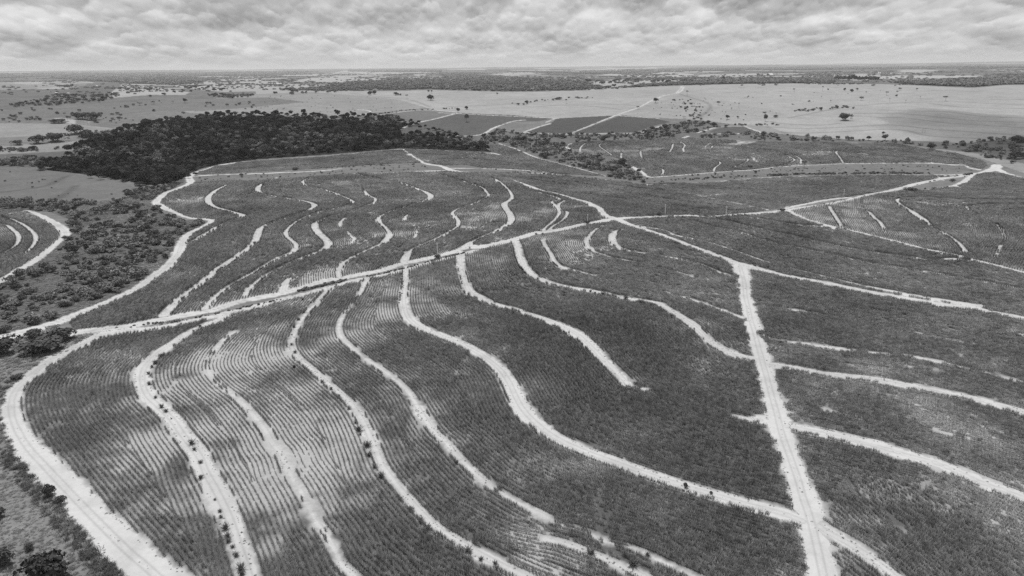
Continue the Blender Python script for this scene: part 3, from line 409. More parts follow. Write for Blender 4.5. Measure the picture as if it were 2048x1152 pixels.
# ------------------------------------------------------------------ ground: one land surface, finer near, cut into ground, fields, roads and pond
def ground():
    st = 0.07
    az = np.radians(np.concatenate([np.arange(-180, -60, 6), np.arange(-60, -41, 1), np.arange(-41, 41, st), np.arange(41, 60, 1), np.arange(60, 180.1, 6)]))
    rr = [2., 20, 45, 70, 90, 105, 115]; r = 115.
    while r < 37500:
        h = float(np.interp(math.log(r), _lg, _hs)); h2 = float(np.interp(math.log(r+5), _lg, _hs)); t = (H-h)/r; g = max((t-(H-h2)/(r+5))/5, 1e-9)
        dr = math.radians(st if r < 450 else .03)*(1+t*t)/g
        r += min(dr, r*.012, 120+.01*r); rr.append(r)
    rr = np.array(rr); A, Rr = np.meshgrid(az, rr); X = (Rr*np.sin(A)).ravel(); Y = (Rr*np.cos(A)).ravel(); Z = height(X, Y)
    nr, na = A.shape
    alb = np.full(len(X), .17); R1 = Rr.ravel(); cat = np.zeros(len(X), np.int8)   # 0 grass 1 soil 2 road 3 pasture 4 crop 5 water
    alb = np.where(R1 < 1800, .14, .125)
    # far patchwork of fields
    v = vnoise(A.ravel()*14+3, np.log(R1)*7, 1.0, 6); alb = np.where((R1 > 3000) & (v > .62), .26, alb); v2 = vnoise(A.ravel()*22+3, np.log(R1)*10, 1.0, 8); alb = np.where((R1 > 3000) & (v2 < .33), .085, alb)
    cm = {'pasture': 3, 'crop': 4, 'scrub': 0, 'water': 5}
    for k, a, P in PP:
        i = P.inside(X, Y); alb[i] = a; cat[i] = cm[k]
    for b, P in BP.items():
        i = P.inside(X, Y); gv = growth(X[i], Y[i])[0]+(vnoise(X[i], Y[i], 2.2, 19)-.5)*.22; alb[i] = .085+.225*np.clip((1.12-gv)/.38, 0, 1); cat[i] = 1     # shade in the gaps of full cane is painted into the soil colour
    s = np.where((R1 > 140) & (R1 < 3300) & (np.abs(A.ravel()) < .73))[0]
    e, c = road_dist(X[s], Y[s]); jag = (vnoise(X[s], Y[s], 1.6, 2)-.5)*1.3+(vnoise(X[s], Y[s], 5, 5)-.5)*1.2
    on = e+jag < 0; road = s[on]
    rut = 1-.2*np.exp(-((c[on]-.95)/.32)**2)-.1*np.exp(-(c[on]/.35)**2)*(vnoise(X[road], Y[road], 7, 15) > .45)
    rut *= 1-.32*np.clip(vnoise(X[road], Y[road], 6, 16)-.55, 0, 1)-.25*np.clip(vnoise(X[road], Y[road], 28, 17)-.5, 0, 1); alb[road] = .43*rut; cat[road] = 2
    sd = (~on) & (cat[s] == 1) & (e+jag < 2.0); k_ = np.clip((e+jag)[sd]/2.0, 0, 1); alb[s[sd]] = .36*(1-k_)+alb[s[sd]]*k_
    ed = (~on) & (e+jag < .7) & (cat[s] != 1); alb[s[ed]] = alb[s[ed]]*.6+.2
    D = [smooth_curve([(p[0], p[1], 1) for p in l], 3.0, False) for l in DARKLINES]; D = np.vstack([np.stack(d, 1) for d in D]); kd = kdtree.KDTree(len(D))
    for i, p in enumerate(D): kd.insert((p[0], p[1], 0), i)
    kd.balance(); oc = set((int(p[0]//30)+a, int(p[1]//30)+b) for p in D for a in (-1, 0, 1) for b in (-1, 0, 1)); ok = np.sort(np.array([a*100003+b for a, b in oc]))
    key = np.floor(X/30).astype(np.int64)*100003+np.floor(Y/30).astype(np.int64); j = np.clip(np.searchsorted(ok, key), 0, len(ok)-1)
    for i in np.where((ok[j] == key) & (cat == 3))[0]:
        d = kd.find((X[i], Y[i], 0))[2]
        if d < 6: alb[i] *= .7+.04*d
    idx = np.arange(nr*na).reshape(nr, na); q = np.stack([idx[:-1, :-1], idx[:-1, 1:], idx[1:, 1:], idx[1:, :-1]], -1).reshape(-1, 4)[:, ::-1]
    fc = cat[q[:, 0]]; fc = np.where((cat[q] == 2).sum(1) >= 2, 2, np.where(fc == 2, cat[q[:, 2]], fc))
    V3 = np.stack([X, Y, Z], 1)
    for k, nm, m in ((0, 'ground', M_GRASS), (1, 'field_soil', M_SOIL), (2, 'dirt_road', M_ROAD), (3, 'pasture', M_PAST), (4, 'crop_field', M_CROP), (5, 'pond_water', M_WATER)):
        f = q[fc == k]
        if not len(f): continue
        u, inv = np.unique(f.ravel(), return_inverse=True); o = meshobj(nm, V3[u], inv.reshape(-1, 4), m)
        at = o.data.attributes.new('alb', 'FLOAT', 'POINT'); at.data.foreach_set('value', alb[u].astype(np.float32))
        tag(o, None, None, None, 'structure')
        o['label'] = {'ground': 'rough grey grass and scrub ground between fields', 'field_soil': 'pale sandy soil under the cane rows', 'dirt_road': 'bright sand roads and curving tracks between cane blocks', 'pasture': 'pale dry pasture on the hills behind', 'crop_field': 'dark even crop fields behind the wood', 'pond_water': 'small bright pond beyond the wood at left'}[nm]
        o['category'] = {'ground': 'ground', 'field_soil': 'soil', 'dirt_road': 'road', 'pasture': 'pasture', 'crop_field': 'field', 'pond_water': 'pond'}[nm]
ground()

# ------------------------------------------------------------------ plant prototypes
def blades(n, length, width, spread_x, spread_y, h0, seed, upright=.75, droop=.5):
    """n arching leaf blades; three faces each"""
    g = np.random.default_rng(seed); bx = (g.random(n)-.5)*spread_x; by = (g.random(n)-.5)*spread_y; bz = g.random(n)*h0
    a = g.random(n)*2*math.pi; L = length*(.6+.6*g.random(n)); up = upright+(g.random(n)-.5)*.4; dx = np.cos(a); dy = np.sin(a); out = L*np.sqrt(np.clip(1-up**2, .05, 1)); 
    w = width*(.7+.6*g.random(n)); px = -dy*w/2; py = dx*w/2
    def P(t): return np.stack([bx+dx*out*t, by+dy*out*t, bz+L*up*t*(1-droop*t*.6)], 1)
    p0, p1, p2 = P(0.), P(.55), P(1.); off = np.stack([px, py, np.zeros(n)], 1)
    v = np.concatenate([p0-off*.6, p0+off*.6, p1-off, p1+off, p2]); i = np.arange(n)
    f = np.concatenate([np.stack([i, i+n, i+3*n], 1), np.stack([i, i+3*n, i+2*n], 1), np.stack([i+2*n, i+3*n, i+4*n], 1)]); return v, f
def crown_geo(seed, rx, rz, z0, nlobe=9, nleaf=260, leaf=.9, flat=0., lobe_r=.5, hollow=.55):
    """leaf-sized triangles and quads over the skins of many lobes packed in an ellipsoid"""
    g = np.random.default_rng(seed); d = g.normal(size=(nlobe, 3)); d /= np.linalg.norm(d, axis=1)[:, None]; d[:, 2] = np.abs(d[:, 2])*(1-flat)-.15
    c = d*g.random((nlobe, 1))**.5*np.array([rx, rx, rz])*.72+np.array([0, 0, z0]); lr = (lobe_r*(.6+.7*g.random(nlobe)))*min(rx, rz*1.2)
    k = g.integers(0, nlobe, nleaf); n = g.normal(size=(nleaf, 3)); n[:, 2] = np.where(g.random(nleaf) < .75, np.abs(n[:, 2]), n[:, 2]); n /= np.linalg.norm(n, axis=1)[:, None]
    p = c[k]+n*(lr[k]*(hollow+(1-hollow)*g.random(nleaf)**.5*1.25))[:, None]*np.array([1, 1, .8 if not flat else .45])
    p[:, 2] = np.maximum(p[:, 2], .1)
    nn = n+g.normal(size=(nleaf, 3))*.45; nn /= np.linalg.norm(nn, axis=1)[:, None]; t = np.cross(nn, g.normal(size=(nleaf, 3))); t /= np.linalg.norm(t, axis=1)[:, None]; b = np.cross(nn, t)
    s = leaf*(.5+g.random(nleaf))[:, None]/2; v = np.concatenate([p-t*s-b*s*.6, p+t*s-b*s*.7, p+t*s*.8+b*s*.7, p-t*s*.7+b*s]); i = np.arange(nleaf)
    return v, np.stack([i, i+nleaf, i+2*nleaf, i+3*nleaf], 1)
def trunk_geo(hh, r0, seed, lean=.1, limbs=4, lo=.45):
    g = random.Random(seed); V3 = []; Fc = []
    def tube(pts, rs, n=6):
        b = len(V3)
        for (x, y, z), r in zip(pts, rs):
            for k in range(n): V3.append((x+r*math.cos(6.2832*k/n), y+r*math.sin(6.2832*k/n), z))
        for j in range(len(pts)-1):
            for k in range(n): Fc.append((b+j*n+k, b+j*n+(k+1) % n, b+(j+1)*n+(k+1) % n, b+(j+1)*n+k))
    lx, ly = (g.random()-.5)*lean*hh, (g.random()-.5)*lean*hh; tube([(0, 0, -.3), (lx*.4, ly*.4, hh*.45), (lx, ly, hh*.95)], [r0, r0*.7, r0*.3])
    for i in range(limbs):
        a = i*6.2832/limbs+g.random(); L = hh*(.3+.2*g.random()); z = hh*(lo+.3*g.random()); tube([(lx*.5, ly*.5, z), (lx*.5+math.cos(a)*L*.5, ly*.5+math.sin(a)*L*.5, z+L*.5), (lx*.5+math.cos(a)*L, ly*.5+math.sin(a)*L, z+L*.8)], [r0*.45, r0*.3, r0*.12], 5)
    return np.array(V3), np.array(Fc)
PC = bpy.data.collections.new('prototypes')       # never linked to the scene
def proto(name, geo, m):
    o = meshobj(name, geo[0], geo[1], m, link=False); return o
def pcoll(name, objs):
    c = bpy.data.collections.new(name)
    for i, o in enumerate(objs): o.name = f'{name}_{chr(97+i)}'; c.objects.link(o)
    return c
C_CANE1 = pcoll('cane_near', [proto('c', blades(46, 1.35, .085, 1.0, .42, .75, 10+i, .93, .3), M_CANE) for i in range(8)])
C_CANE2 = pcoll('cane_middle', [proto('c', blades(60, 1.35, .13, 2.05, .5, .75, 30+i, .91, .3), M_CANE) for i in range(8)])
C_CANE3 = pcoll('cane_far', [proto('c', blades(80, 1.3, .21, 4.1, .55, .75, 50+i, .88, .3), M_CANE) for i in range(8)])
C_WOOD = pcoll('wood_crown', [proto('w', crown_geo(70+i, 5.2, 4.2, 5.5, 10, 420, 1.15), M_WOOD) for i in range(7)])
C_SCR = pcoll('scrub_bush', [proto('s', crown_geo(90+i, 2.3, 1.5, 1.0, 8, 260, .55), M_SCRUB) for i in range(6)])
C_FAR = pcoll('far_crown', [proto('f', crown_geo(110+i, 9, 5.0, 5.0, 12, 300, 2.6), M_FARW) for i in range(5)])
C_TUFT = pcoll('grass_tuft', [proto('t', blades(26, .75, .08, .9, .9, .1, 130+i, .7, .8), M_TUFT) for i in range(5)])

def scatter(name, x, y, rz, scl, tone, coll, label, cat, nvar, sink=0.0):
    """one stuff object: points that carry plants"""
    n = len(x); z = height(x, y)-sink; me = bpy.data.meshes.new(name); me.vertices.add(n); me.vertices.foreach_set('co', np.stack([x, y, z], 1).astype(np.float32).ravel())
    o = bpy.data.objects.new(name, me); COL.objects.link(o)
    def at(nm, ty, arr, key='value'): a = me.attributes.new(nm, ty, 'POINT'); a.data.foreach_set(key, arr.ravel())
    rot = np.zeros((n, 3), np.float32); rot[:, 2] = rz; at('rot', 'FLOAT_VECTOR', rot, 'vector'); at('scl', 'FLOAT_VECTOR', scl.astype(np.float32), 'vector')
    at('tone', 'FLOAT', tone.astype(np.float32)); at('vid', 'INT', rng.integers(0, nvar, n).astype(np.int32))
    ng = bpy.data.node_groups.new(name+'_plants', 'GeometryNodeTree'); ng.interface.new_socket('Geometry', in_out='INPUT', socket_type='NodeSocketGeometry'); ng.interface.new_socket('Geometry', in_out='OUTPUT', socket_type='NodeSocketGeometry')
    gi = N(ng, 'NodeGroupInput'); go = N(ng, 'NodeGroupOutput'); ip = N(ng, 'GeometryNodeInstanceOnPoints'); ci = N(ng, 'GeometryNodeCollectionInfo'); ci.inputs['Collection'].default_value = coll
    ci.inputs['Separate Children'].default_value = True; ci.inputs['Reset Children'].default_value = True; ip.inputs['Pick Instance'].default_value = True
    def na(nm, ty): a = N(ng, 'GeometryNodeInputNamedAttribute', data_type=ty); a.inputs['Name'].default_value = nm; return a.outputs['Attribute']
    L = ng.links.new; L(gi.outputs[0], ip.inputs['Points']); L(ci.outputs[0], ip.inputs['Instance']); L(na('vid', 'INT'), ip.inputs['Instance Index']); L(na('rot', 'FLOAT_VECTOR'), ip.inputs['Rotation']); L(na('scl', 'FLOAT_VECTOR'), ip.inputs['Scale'])
    L(ip.outputs[0], go.inputs[0]); md = o.modifiers.new('plants', 'NODES'); md.node_group = ng
    tag(o, label, cat, None, 'stuff'); return o

# ------------------------------------------------------------------ sugar cane: rows run parallel to the terraces
SPW = 1.45
def cane(block):
    P = BP[block]; G = []; flag = []
    for x, y, w in GW[block]:        # a guide that leaves the block is run on past its end; one that stops inside is not
        k = min(8, len(x)-1); e = np.arange(1, 61); fl = np.zeros(len(x), bool)
        for end in (0, 1):
            if end == 0: a = np.array([x[0]-x[k], y[0]-y[k]]); ox, oy = x[0], y[0]
            else: a = np.array([x[-1]-x[-1-k], y[-1]-y[-1-k]]); ox, oy = x[-1], y[-1]
            a /= np.hypot(*a); ex_, ey_ = ox+a[0]*e, oy+a[1]*e; out = ~P.inside(ex_, ey_)
            if out.any() and out.argmax() < 45:
                if end == 0: x, y, w, fl = np.concatenate([ex_[::-1], x]), np.concatenate([ey_[::-1], y]), np.concatenate([0*e, w]), np.concatenate([np.zeros(60, bool), fl])
                else: x, y, w, fl = np.concatenate([x, ex_]), np.concatenate([y, ey_]), np.concatenate([w, 0*e]), np.concatenate([fl, np.zeros(60, bool)])
            else: fl[(0 if end == 0 else -3):(3 if end == 0 else None)] = True
        G.append((x, y, w)); flag.append(fl)
    gp = np.vstack([np.stack(c, 1)[::2] for c in G]); gf = np.concatenate([f[::2] for f in flag]); gi_ = np.concatenate([np.full(len(f[::2]), i) for i, f in enumerate(flag)]); K = kdtree.KDTree(len(gp)); KG = []
    for i, p in enumerate(gp): K.insert((p[0], p[1], 0), i)
    for gi in range(len(G)):
        k_ = kdtree.KDTree(int(((gi_ == gi) & ~gf).sum())); [k_.insert((p[0], p[1], 0), 0) for p in gp[(gi_ == gi) & ~gf]]; k_.balance(); KG.append(k_)
    K.balance(); bx = []; maxk = 190 if block == 'p' else 110 if block in ('q', 'u', 'ne', 'e1') else 75
    for me_, (cx, cy, cw) in enumerate(G):
        tx = np.gradient(cx); ty = np.gradient(cy)
        for _ in range(2):
            kk = np.ones(9)/9
            if len(tx) > 20: tx = np.convolve(np.pad(tx, 4, mode='edge'), kk, 'valid'); ty = np.convolve(np.pad(ty, 4, mode='edge'), kk, 'valid')
        L = np.hypot(tx, ty)+1e-9; tx /= L; ty /= L
        for s in (-1, 1):
            nx, ny = -ty*s, tx*s; alive = np.ones(len(cx), bool)
            for k in range(maxk):
                d = .72+k*SPW; x = cx+nx*d; y = cy+ny*d
                use = alive & (d > cw/2+.25)
                ids = np.where(use)[0]
                if not alive.any(): break
                ins = P.inside(x, y)
                # row direction (true spacing along the offset curve)
                good = []
                for i in ids:
                    if not ins[i]: continue
                    co_, j_, dd = K.find((x[i], y[i], 0)); own = gi_[j_]
                    if gf[j_] and own != me_: dd = min((KG[q].find((x[i], y[i], 0))[2] or 1e9) for q in range(len(G)) if q != own)
                    elif gf[j_] and own == me_ and not flag[me_][i]: continue
                    if dd >= d-.5-.025*d: good.append(i)
                    elif dd < d-6: alive[i] = False
                good = np.array(good, int)
                if len(good):
                    first = (d-cw[good]/2 < .25+SPW) & (cw[good] > .3)
                    dirx = np.gradient(x); diry = np.gradient(y); seg = np.hypot(dirx, diry)
                    bx.append(np.stack([x[good], y[good], np.arctan2(diry[good], dirx[good]), seg[good], first, good+0., np.full(len(good), k)], 1))
    A = np.vstack(bx); r = np.hypot(A[:, 0], A[:, 1])
    step = np.where(r < 360, 1, np.where(r < 720, 2, 4)); seg = A[:, 3]
    pick = rng.random(len(A)) < np.minimum(seg, 1)/step            # offset curves bunch their samples on the inside of a bend
    st_ = A[seg > 1.12]; 
    ex = []
    for q in range(64):                                            # and stretch them on the outside: fill in between
        stp = np.where(np.hypot(st_[:, 0], st_[:, 1]) < 360, 1, np.where(np.hypot(st_[:, 0], st_[:, 1]) < 720, 2, 4)); k = (rng.random(len(st_)) < (st_[:, 3]-1-q*stp)/stp) & (st_[:, 3] < 64)
        if not k.any(): break
        e_ = st_[k].copy(); uu = (rng.random(len(e_))-.5)*e_[:, 3]; e_[:, 0] += np.cos(e_[:, 2])*uu; e_[:, 1] += np.sin(e_[:, 2])*uu; ex.append(e_)
    ex = np.vstack(ex) if ex else A[:0]; ex = ex[P.inside(ex[:, 0], ex[:, 1])]
    exact = (np.abs(seg-1) < .12); pick = np.where(exact & (step > 1), (A[:, 5] % step) == (A[:, 6] % step), pick); pick = np.where(exact & (step == 1), True, pick)
    A = np.vstack([A[pick], ex]); r = np.hypot(A[:, 0], A[:, 1]); step = np.where(r < 360, 1, np.where(r < 720, 2, 4)); e, c = road_dist(A[:, 0], A[:, 1])
    jag = (rng.random(len(A))-.5)*.5+(vnoise(A[:, 0], A[:, 1], 3, 4)-.5)*1.4-(np.clip(vnoise(A[:, 0], A[:, 1], 6, 6)-.5, 0, 1)*5 if block in ('sw', 'se') else 0); ok = e+jag > .35; A = A[ok]; step = step[ok]
    x, y = A[:, 0], A[:, 1]; n = len(A); r = np.hypot(x, y)
    v, dn = growth(x, y)
    first = A[:, 4] > .5; v = np.where(first, np.maximum(v, .95)+.15, v)
    gap = vnoise(x, y, 9, 11)
    miss = (v < .38) & (rng.random(n) < .5) | ((gap > .93) & (rng.random(n) < .7)) | (rng.random(n) < .03); x, y, A, v, step, first, r = [q[~miss] for q in (x, y, A, v, step, first, r)]; dn = dn[~miss]; n = len(x)
    sz = np.clip(v, .45, 1.5); fw = np.where(first & (step > 1), 1.22, 1.0); scl = np.stack([np.where(step == 1, 1.05, 1.08)*np.ones(n), .42+.56*np.clip(v-.35, 0, .95), fw*sz*(.62+.4*rng.random(n))], 1)
    rz = A[:, 2]+np.where(rng.random(n) < .5, math.pi, 0)+(rng.random(n)-.5)*.12
    tone = 1.2-.45*np.clip(v-.8, 0, .7)-.12*dn-.2*first*(step > 1)+(rng.random(n)-.5)*.5+(vnoise(x, y, 35, 13)-.5)*.3  # terrace-edge rows darker: shaded side of the tall cane put into leaf tone
    lab = BLOCKS[block][1]; first_one = True
    root = None
    for stp, coll in ((1, C_CANE1), (2, C_CANE2), (4, C_CANE3)):
        m = step == stp
        if m.sum() == 0: continue
        o = scatter('sugarcane_field', x[m]+(rng.random(m.sum())-.5)*.12, y[m]+(rng.random(m.sum())-.5)*.12, rz[m], scl[m], tone[m], coll, lab, 'sugarcane', 8, .05)
        if root is None: root = o
        else:
            o.parent = root; o.name = 'cane_rows'; del o['category']; o['label'] = 'more distant rows of the same cane field'
    return n
tot = 0
for b in BLOCKS:
    k = cane(b); tot += k; print('cane', b, k)
print('cane total', tot)

# ------------------------------------------------------------------ woods, scrub and tufts
def fill(poly, dens, jitter=True):
    """random points, dens per square metre of land, inside a polygon traced on the photograph"""
    P = Poly(poly); x0, y0 = P.w[:, 0].min(), P.w[:, 1].min(); x1, y1 = P.w[:, 0].max(), P.w[:, 1].max(); n = min(int((x1-x0)*(y1-y0)*dens), 3000000)
    x = x0+rng.random(n)*(x1-x0); y = y0+rng.random(n)*(y1-y0); i = P.inside(x, y); return x[i], y[i]
def clear_of_road(x, y, m=.5):
    e, c = road_dist(x, y); k = e > m; return x[k], y[k]
def put(o, x, y, rz, sx, sz, sink=0.):
    o.location = (x, y, float(height(np.array([x]), np.array([y]))[0])-sink); o.rotation_euler = (0, 0, rz); o.scale = (sx, sx, sz)
FOREST = [(92,340),(130,325),(170,312),(165,300),(180,290),(230,277),(275,264),(290,250),(400,245),(470,240),(560,240),(640,244),(700,245),(780,243),(825,252),(785,267),(870,271),(920,281),(955,292),(975,303),(920,300),(800,295),(660,307),(517,317),(445,326),(400,336),(375,350),(350,362),(320,371),(290,367),(200,351)]
fx, fy = fill(FOREST, 1/52.); fr = np.hypot(fx, fy); o_ = np.argsort(fr); fx, fy, fr = fx[o_], fy[o_], fr[o_]
print('forest', len(fx))
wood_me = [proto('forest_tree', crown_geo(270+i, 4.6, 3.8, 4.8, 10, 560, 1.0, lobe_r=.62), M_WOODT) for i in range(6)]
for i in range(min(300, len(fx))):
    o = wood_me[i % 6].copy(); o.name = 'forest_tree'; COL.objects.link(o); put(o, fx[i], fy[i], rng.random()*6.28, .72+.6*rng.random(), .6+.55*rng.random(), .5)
    az_ = fx[i]/fy[i]; wh = 'left, nearest corner' if az_ < -.56 else 'middle stretch above the sand track' if az_ < -.35 else 'right stretch'; tag(o, 'dark crown in the dark wood edge, '+wh, 'tree', 'dark wood edge trees, '+wh)
for ln, m_, off in ([(92,341),(130,324),(172,308),(165,298),(190,285),(232,272),(290,252),(380,240),(470,233),(560,232),(640,236),(700,238),(770,238),(825,247)], 260, 11), ([(830,250),(870,262),(930,276)], 25, 6), ([(200,352),(290,369),(330,373),(372,352)], 60, 6):
    c_ = smooth_curve([(a_, b_, 1) for a_, b_ in ln], 1.0, False); k_ = rng.integers(0, len(c_[0]), m_); fx = np.concatenate([fx, c_[0][k_]+rng.normal(size=m_)*off]); fy = np.concatenate([fy, c_[1][k_]+rng.normal(size=m_)*off])
n = len(fx)-300; x, y = fx[300:], fy[300:]; sz = (.58+.8*rng.random(n)**1.5)*np.where(x/y > -.16, .72, 1.0)
pale = vnoise(x, y, 60, 21)+.5*np.clip(x/y+.3, 0, .35) > .6; pale &= rng.random(n) < .75
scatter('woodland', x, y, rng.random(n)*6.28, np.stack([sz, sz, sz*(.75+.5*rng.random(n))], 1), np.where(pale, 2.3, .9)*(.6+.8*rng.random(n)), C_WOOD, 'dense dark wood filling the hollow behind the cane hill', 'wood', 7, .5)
VALLEY = [(-60,410),(130,412),(250,397),(265,376),(330,370),(368,366),(322,388),(300,405),(330,428),(375,442),(415,447),(395,457),(360,474),(338,520),(300,552),(212,600),(100,642),(0,672),(-60,685),(-60,602),(60,534),(115,494),(135,470),(142,440),(115,426),(0,412)]
CREEK = [(1024,266),(1180,268),(1269,268),(1330,252),(1400,242),(1440,250),(1400,268),(1300,280),(1200,282),(1128,288),(1137,302),(1200,314),(1245,328),(1275,345),(1290,365),(1230,357),(1150,335),(1074,312),(1024,292),(960,286),(900,275),(975,271),(990,260)]
CREEK2 = [(1400,269),(1536,267),(1700,280),(1862,284),(1900,290),(2010,276),(2100,276),(2100,340),(2010,322),(1985,318),(1940,306),(1848,292),(1786,285),(1661,283),(1536,281),(1400,276)]
HEDGE = [[(-60,405),(0,402),(100,402),(135,408),(180,402),(160,414),(100,414),(0,418),(-60,420)], [(-60,316),(0,318),(50,314),(90,316),(125,322),(135,330),(100,334),(0,332),(-60,334)], [(-60,297),(0,297),(50,297),(78,298),(78,302),(0,305),(-60,306)], [(110,296),(180,291),(180,299),(110,300)],
         [(165,262),(230,266),(275,262),(280,266),(230,276),(180,280),(160,275)]]
bx_ = []; 
for pl, dn, sc in [(VALLEY, .035, 1.0), (CREEK, .013, 1.5), (CREEK2, .008, 1.5)]+[(h, .03, 1.3) for h in HEDGE]:
    x, y = fill(pl, dn); k = vnoise(x, y, 28, 31)+.35*vnoise(x, y, 9, 32) > (.42 if pl is VALLEY else .45 if pl in (CREEK, CREEK2) else 0); x, y = clear_of_road(x[k], y[k], 2.0)
    bx_.append(np.stack([x, y, sc*(.5+rng.random(len(x))**1.5*1.3)], 1))
B = np.vstack(bx_); print('bushes', len(B)); big = B[:, 2]/np.hypot(B[:, 0], B[:, 1]); o_ = np.argsort(-big); B = B[o_]
shr_me = [proto('shrub', crown_geo(290+i, 2.4, 1.7, 1.1, 9, 420, .45), M_SHR) for i in range(6)]
for i in range(300):
    o = shr_me[i % 6].copy(); o.name = 'shrub'; COL.objects.link(o); s = B[i, 2]; put(o, B[i, 0], B[i, 1], rng.random()*6.28, s, s*(.7+.5*rng.random()), .2)
    val = B[i, 0] < 0 and math.hypot(B[i, 0], B[i, 1]) < 700
    az_ = B[i, 0]/B[i, 1]; rr_ = math.hypot(B[i, 0], B[i, 1])
    wh = ('scrubby hollow at left, '+('lower part beside the sand road' if rr_ < 430 else 'middle part' if rr_ < 560 else 'upper part below the wood')) if val else 'hedges of the left fields' if az_ < -.3 else 'creek thicket left of the far oval field' if az_ < .22 else 'creek thicket above the far oval field' if az_ < .55 else 'creek thicket near the right edge'
    tag(o, 'rounded wild shrub in the '+wh, 'shrub', 'shrubs, '+wh)
x, y, s = B[300:].T; n = len(x); scatter('scrub', x, y, rng.random(n)*6.28, np.stack([s, s, s*(.7+.6*rng.random(n))], 1), .65+.8*rng.random(n), C_SCR, 'wild scrub and thicket in hollows between the fields', 'scrub', 6, .2)
# small weeds and bushes: pastures, verges and strips
pts = []
def strip(line, n, off, s0, s1):
    c = smooth_curve([(a, b, 1) for a, b in line], 1.0, False); k = rng.integers(0, len(c[0]), n); pts.append(np.stack([c[0][k]+rng.normal(size=n)*off, c[1][k]+rng.normal(size=n)*off, s0+rng.random(n)*(s1-s0)], 1))
strip([(600,582),(625,576),(650,570),(692,561)], 90, .8, .25, .6); strip([(735,553),(765,547),(800,539),(835,530)], 70, .6, .2, .4); strip([(850,525),(880,518),(930,505)], 60, .7, .2, .45); strip([(225,658),(300,648),(360,642),(480,617),(560,600)], 80, .7, .15, .4)
strip([(1600,419),(1650,408),(1690,399)], 30, .8, .2, .4); strip([(803,548),(804,575),(801,605)], 26, .5, .15, .4); strip([(1536,352),(1600,349),(1670,348),(1760,347),(1850,347)], 160, 3, .5, 1.1); strip([(1350,360),(1420,357),(1500,352)], 40, 4, .4, .9)
strip([(1560,328),(1700,325),(1850,324),(1930,328)], 50, 2, .3, .8); strip([(1800,386),(1850,381),(1900,375)], 40, 3, .4, .8); strip([(1870,353),(1920,352),(1950,347)], 30, 2, .4, .9); strip([(640,338),(700,334),(780,331)], 20, 2, .3, .9); strip([(1024,345),(1100,349),(1200,358)], 30, 2, .3, .8)
strip([(1790,397),(1850,394),(1911,398),(2048,400)], 110, .6, .3, .6); strip([(1930,413),(1961,409),(2048,409)], 60, .6, .3, .6)
for pl_, dn_ in (([(395,352),(512,348),(650,341),(740,333),(840,328),(870,344),(640,350),(512,361),(400,362)], .006), ([(1299,355),(1349,352),(1536,338),(1786,328),(1930,332),(1950,340),(1870,349),(1536,353),(1411,363),(1270,367)], .006), ([(934,334),(1024,340),(1140,350),(1230,360),(1024,345)], .006)):
    x, y = fill(pl_, dn_); x, y = clear_of_road(x, y, 1.); pts.append(np.stack([x, y, .25+.6*rng.random(len(x))**2], 1))
strip([(1359,200),(1380,212),(1392,225),(1400,238)], 40, 12, .8, 2); strip([(1576,223),(1600,222),(1640,219),(1700,213)], 30, 12, .7, 1.8); strip([(744,232),(800,222),(860,219),(912,217)], 34, 4, .5, 1.4); strip([(1024,210),(1060,206),(1110,198),(1180,196)], 30, 10, .7, 2)
strip([(1410,260),(1440,253),(1480,250),(1560,250)], 30, 6, .6, 1.5); strip([(380,175),(480,190),(560,186),(700,186)], 30, 40, 2, 4)
for pl, dn, s0, s1 in [([(224,187),(246,169),(300,173),(380,186),(300,196),(225,197)], .00035, 1.2, 3.2), ([(0,218),(150,205),(300,200),(512,205),(512,230),(380,228),(250,232),(200,240),(0,245)], .00035, .7, 2.6), ([(0,216),(110,190),(240,190),(225,200),(120,210)], .003, 1, 3),
                       ([(140,226),(200,224),(215,236),(270,238),(290,246),(200,248),(150,238)], .003, .8, 2.2), ([(512,190),(730,192),(850,216),(700,232),(512,230)], .0006, .3, .9), ([(1240,230),(1311,205),(1420,195),(1560,225),(1480,246)], .0006, .3, .9),
                       ([(1440,185),(1700,180),(1850,185),(1700,212),(1560,222)], .00012, .5, 1.8), ([(0,340),(240,372),(250,394),(0,402)], .0008, .3, .9), ([(1110,163),(1300,160),(1440,163),(1230,178)], .00004, 3, 7), ([(20,230),(100,238),(100,246),(0,246)], .003, 1, 2.2), ([(415,189),(512,191),(530,193),(480,197),(415,195)], .004, 1.5, 3)]:
    x, y = fill(pl, dn); pts.append(np.stack([x, y, s0+rng.random(len(x))*(s1-s0)], 1))
Q = np.vstack(pts); n = len(Q); print('weeds', n)
scatter('weeds', Q[:, 0], Q[:, 1], rng.random(n)*6.28, np.stack([Q[:, 2]]*2+[Q[:, 2]*.9], 1), .6+.6*rng.random(n), C_SCR, 'small dark bushes and weeds dotted over verges and pastures', 'weeds', 6, .1)
rw = []
for c in CURV+[g for k_ in ('sw', 'nw', 'e1', 'se') for g in GW[k_]]:
    m = (c[2] > 1.8) & (np.hypot(c[0], c[1]) < 650); cx, cy, cw = c[0][m], c[1][m], c[2][m]
    if len(cx) < 5: continue
    tx, ty = np.gradient(cx), np.gradient(cy); l = np.hypot(tx, ty)+1e-9; nn = len(cx)
    for _ in range(3):
        k = rng.random(nn) < .8*vnoise(cx, cy, 12, 61); o_ = np.sign(rng.random(nn)-.5)*(cw/2-.25+rng.normal(size=nn)*.4); o_ = np.where(rng.random(nn) < .12, rng.normal(size=nn)*.25, o_); rw.append(np.stack([cx-ty/l*o_, cy+tx/l*o_], 1)[k])
Q = np.vstack(rw); n = len(Q); s_ = .22+.4*rng.random(n)**2; print('roadside', n)
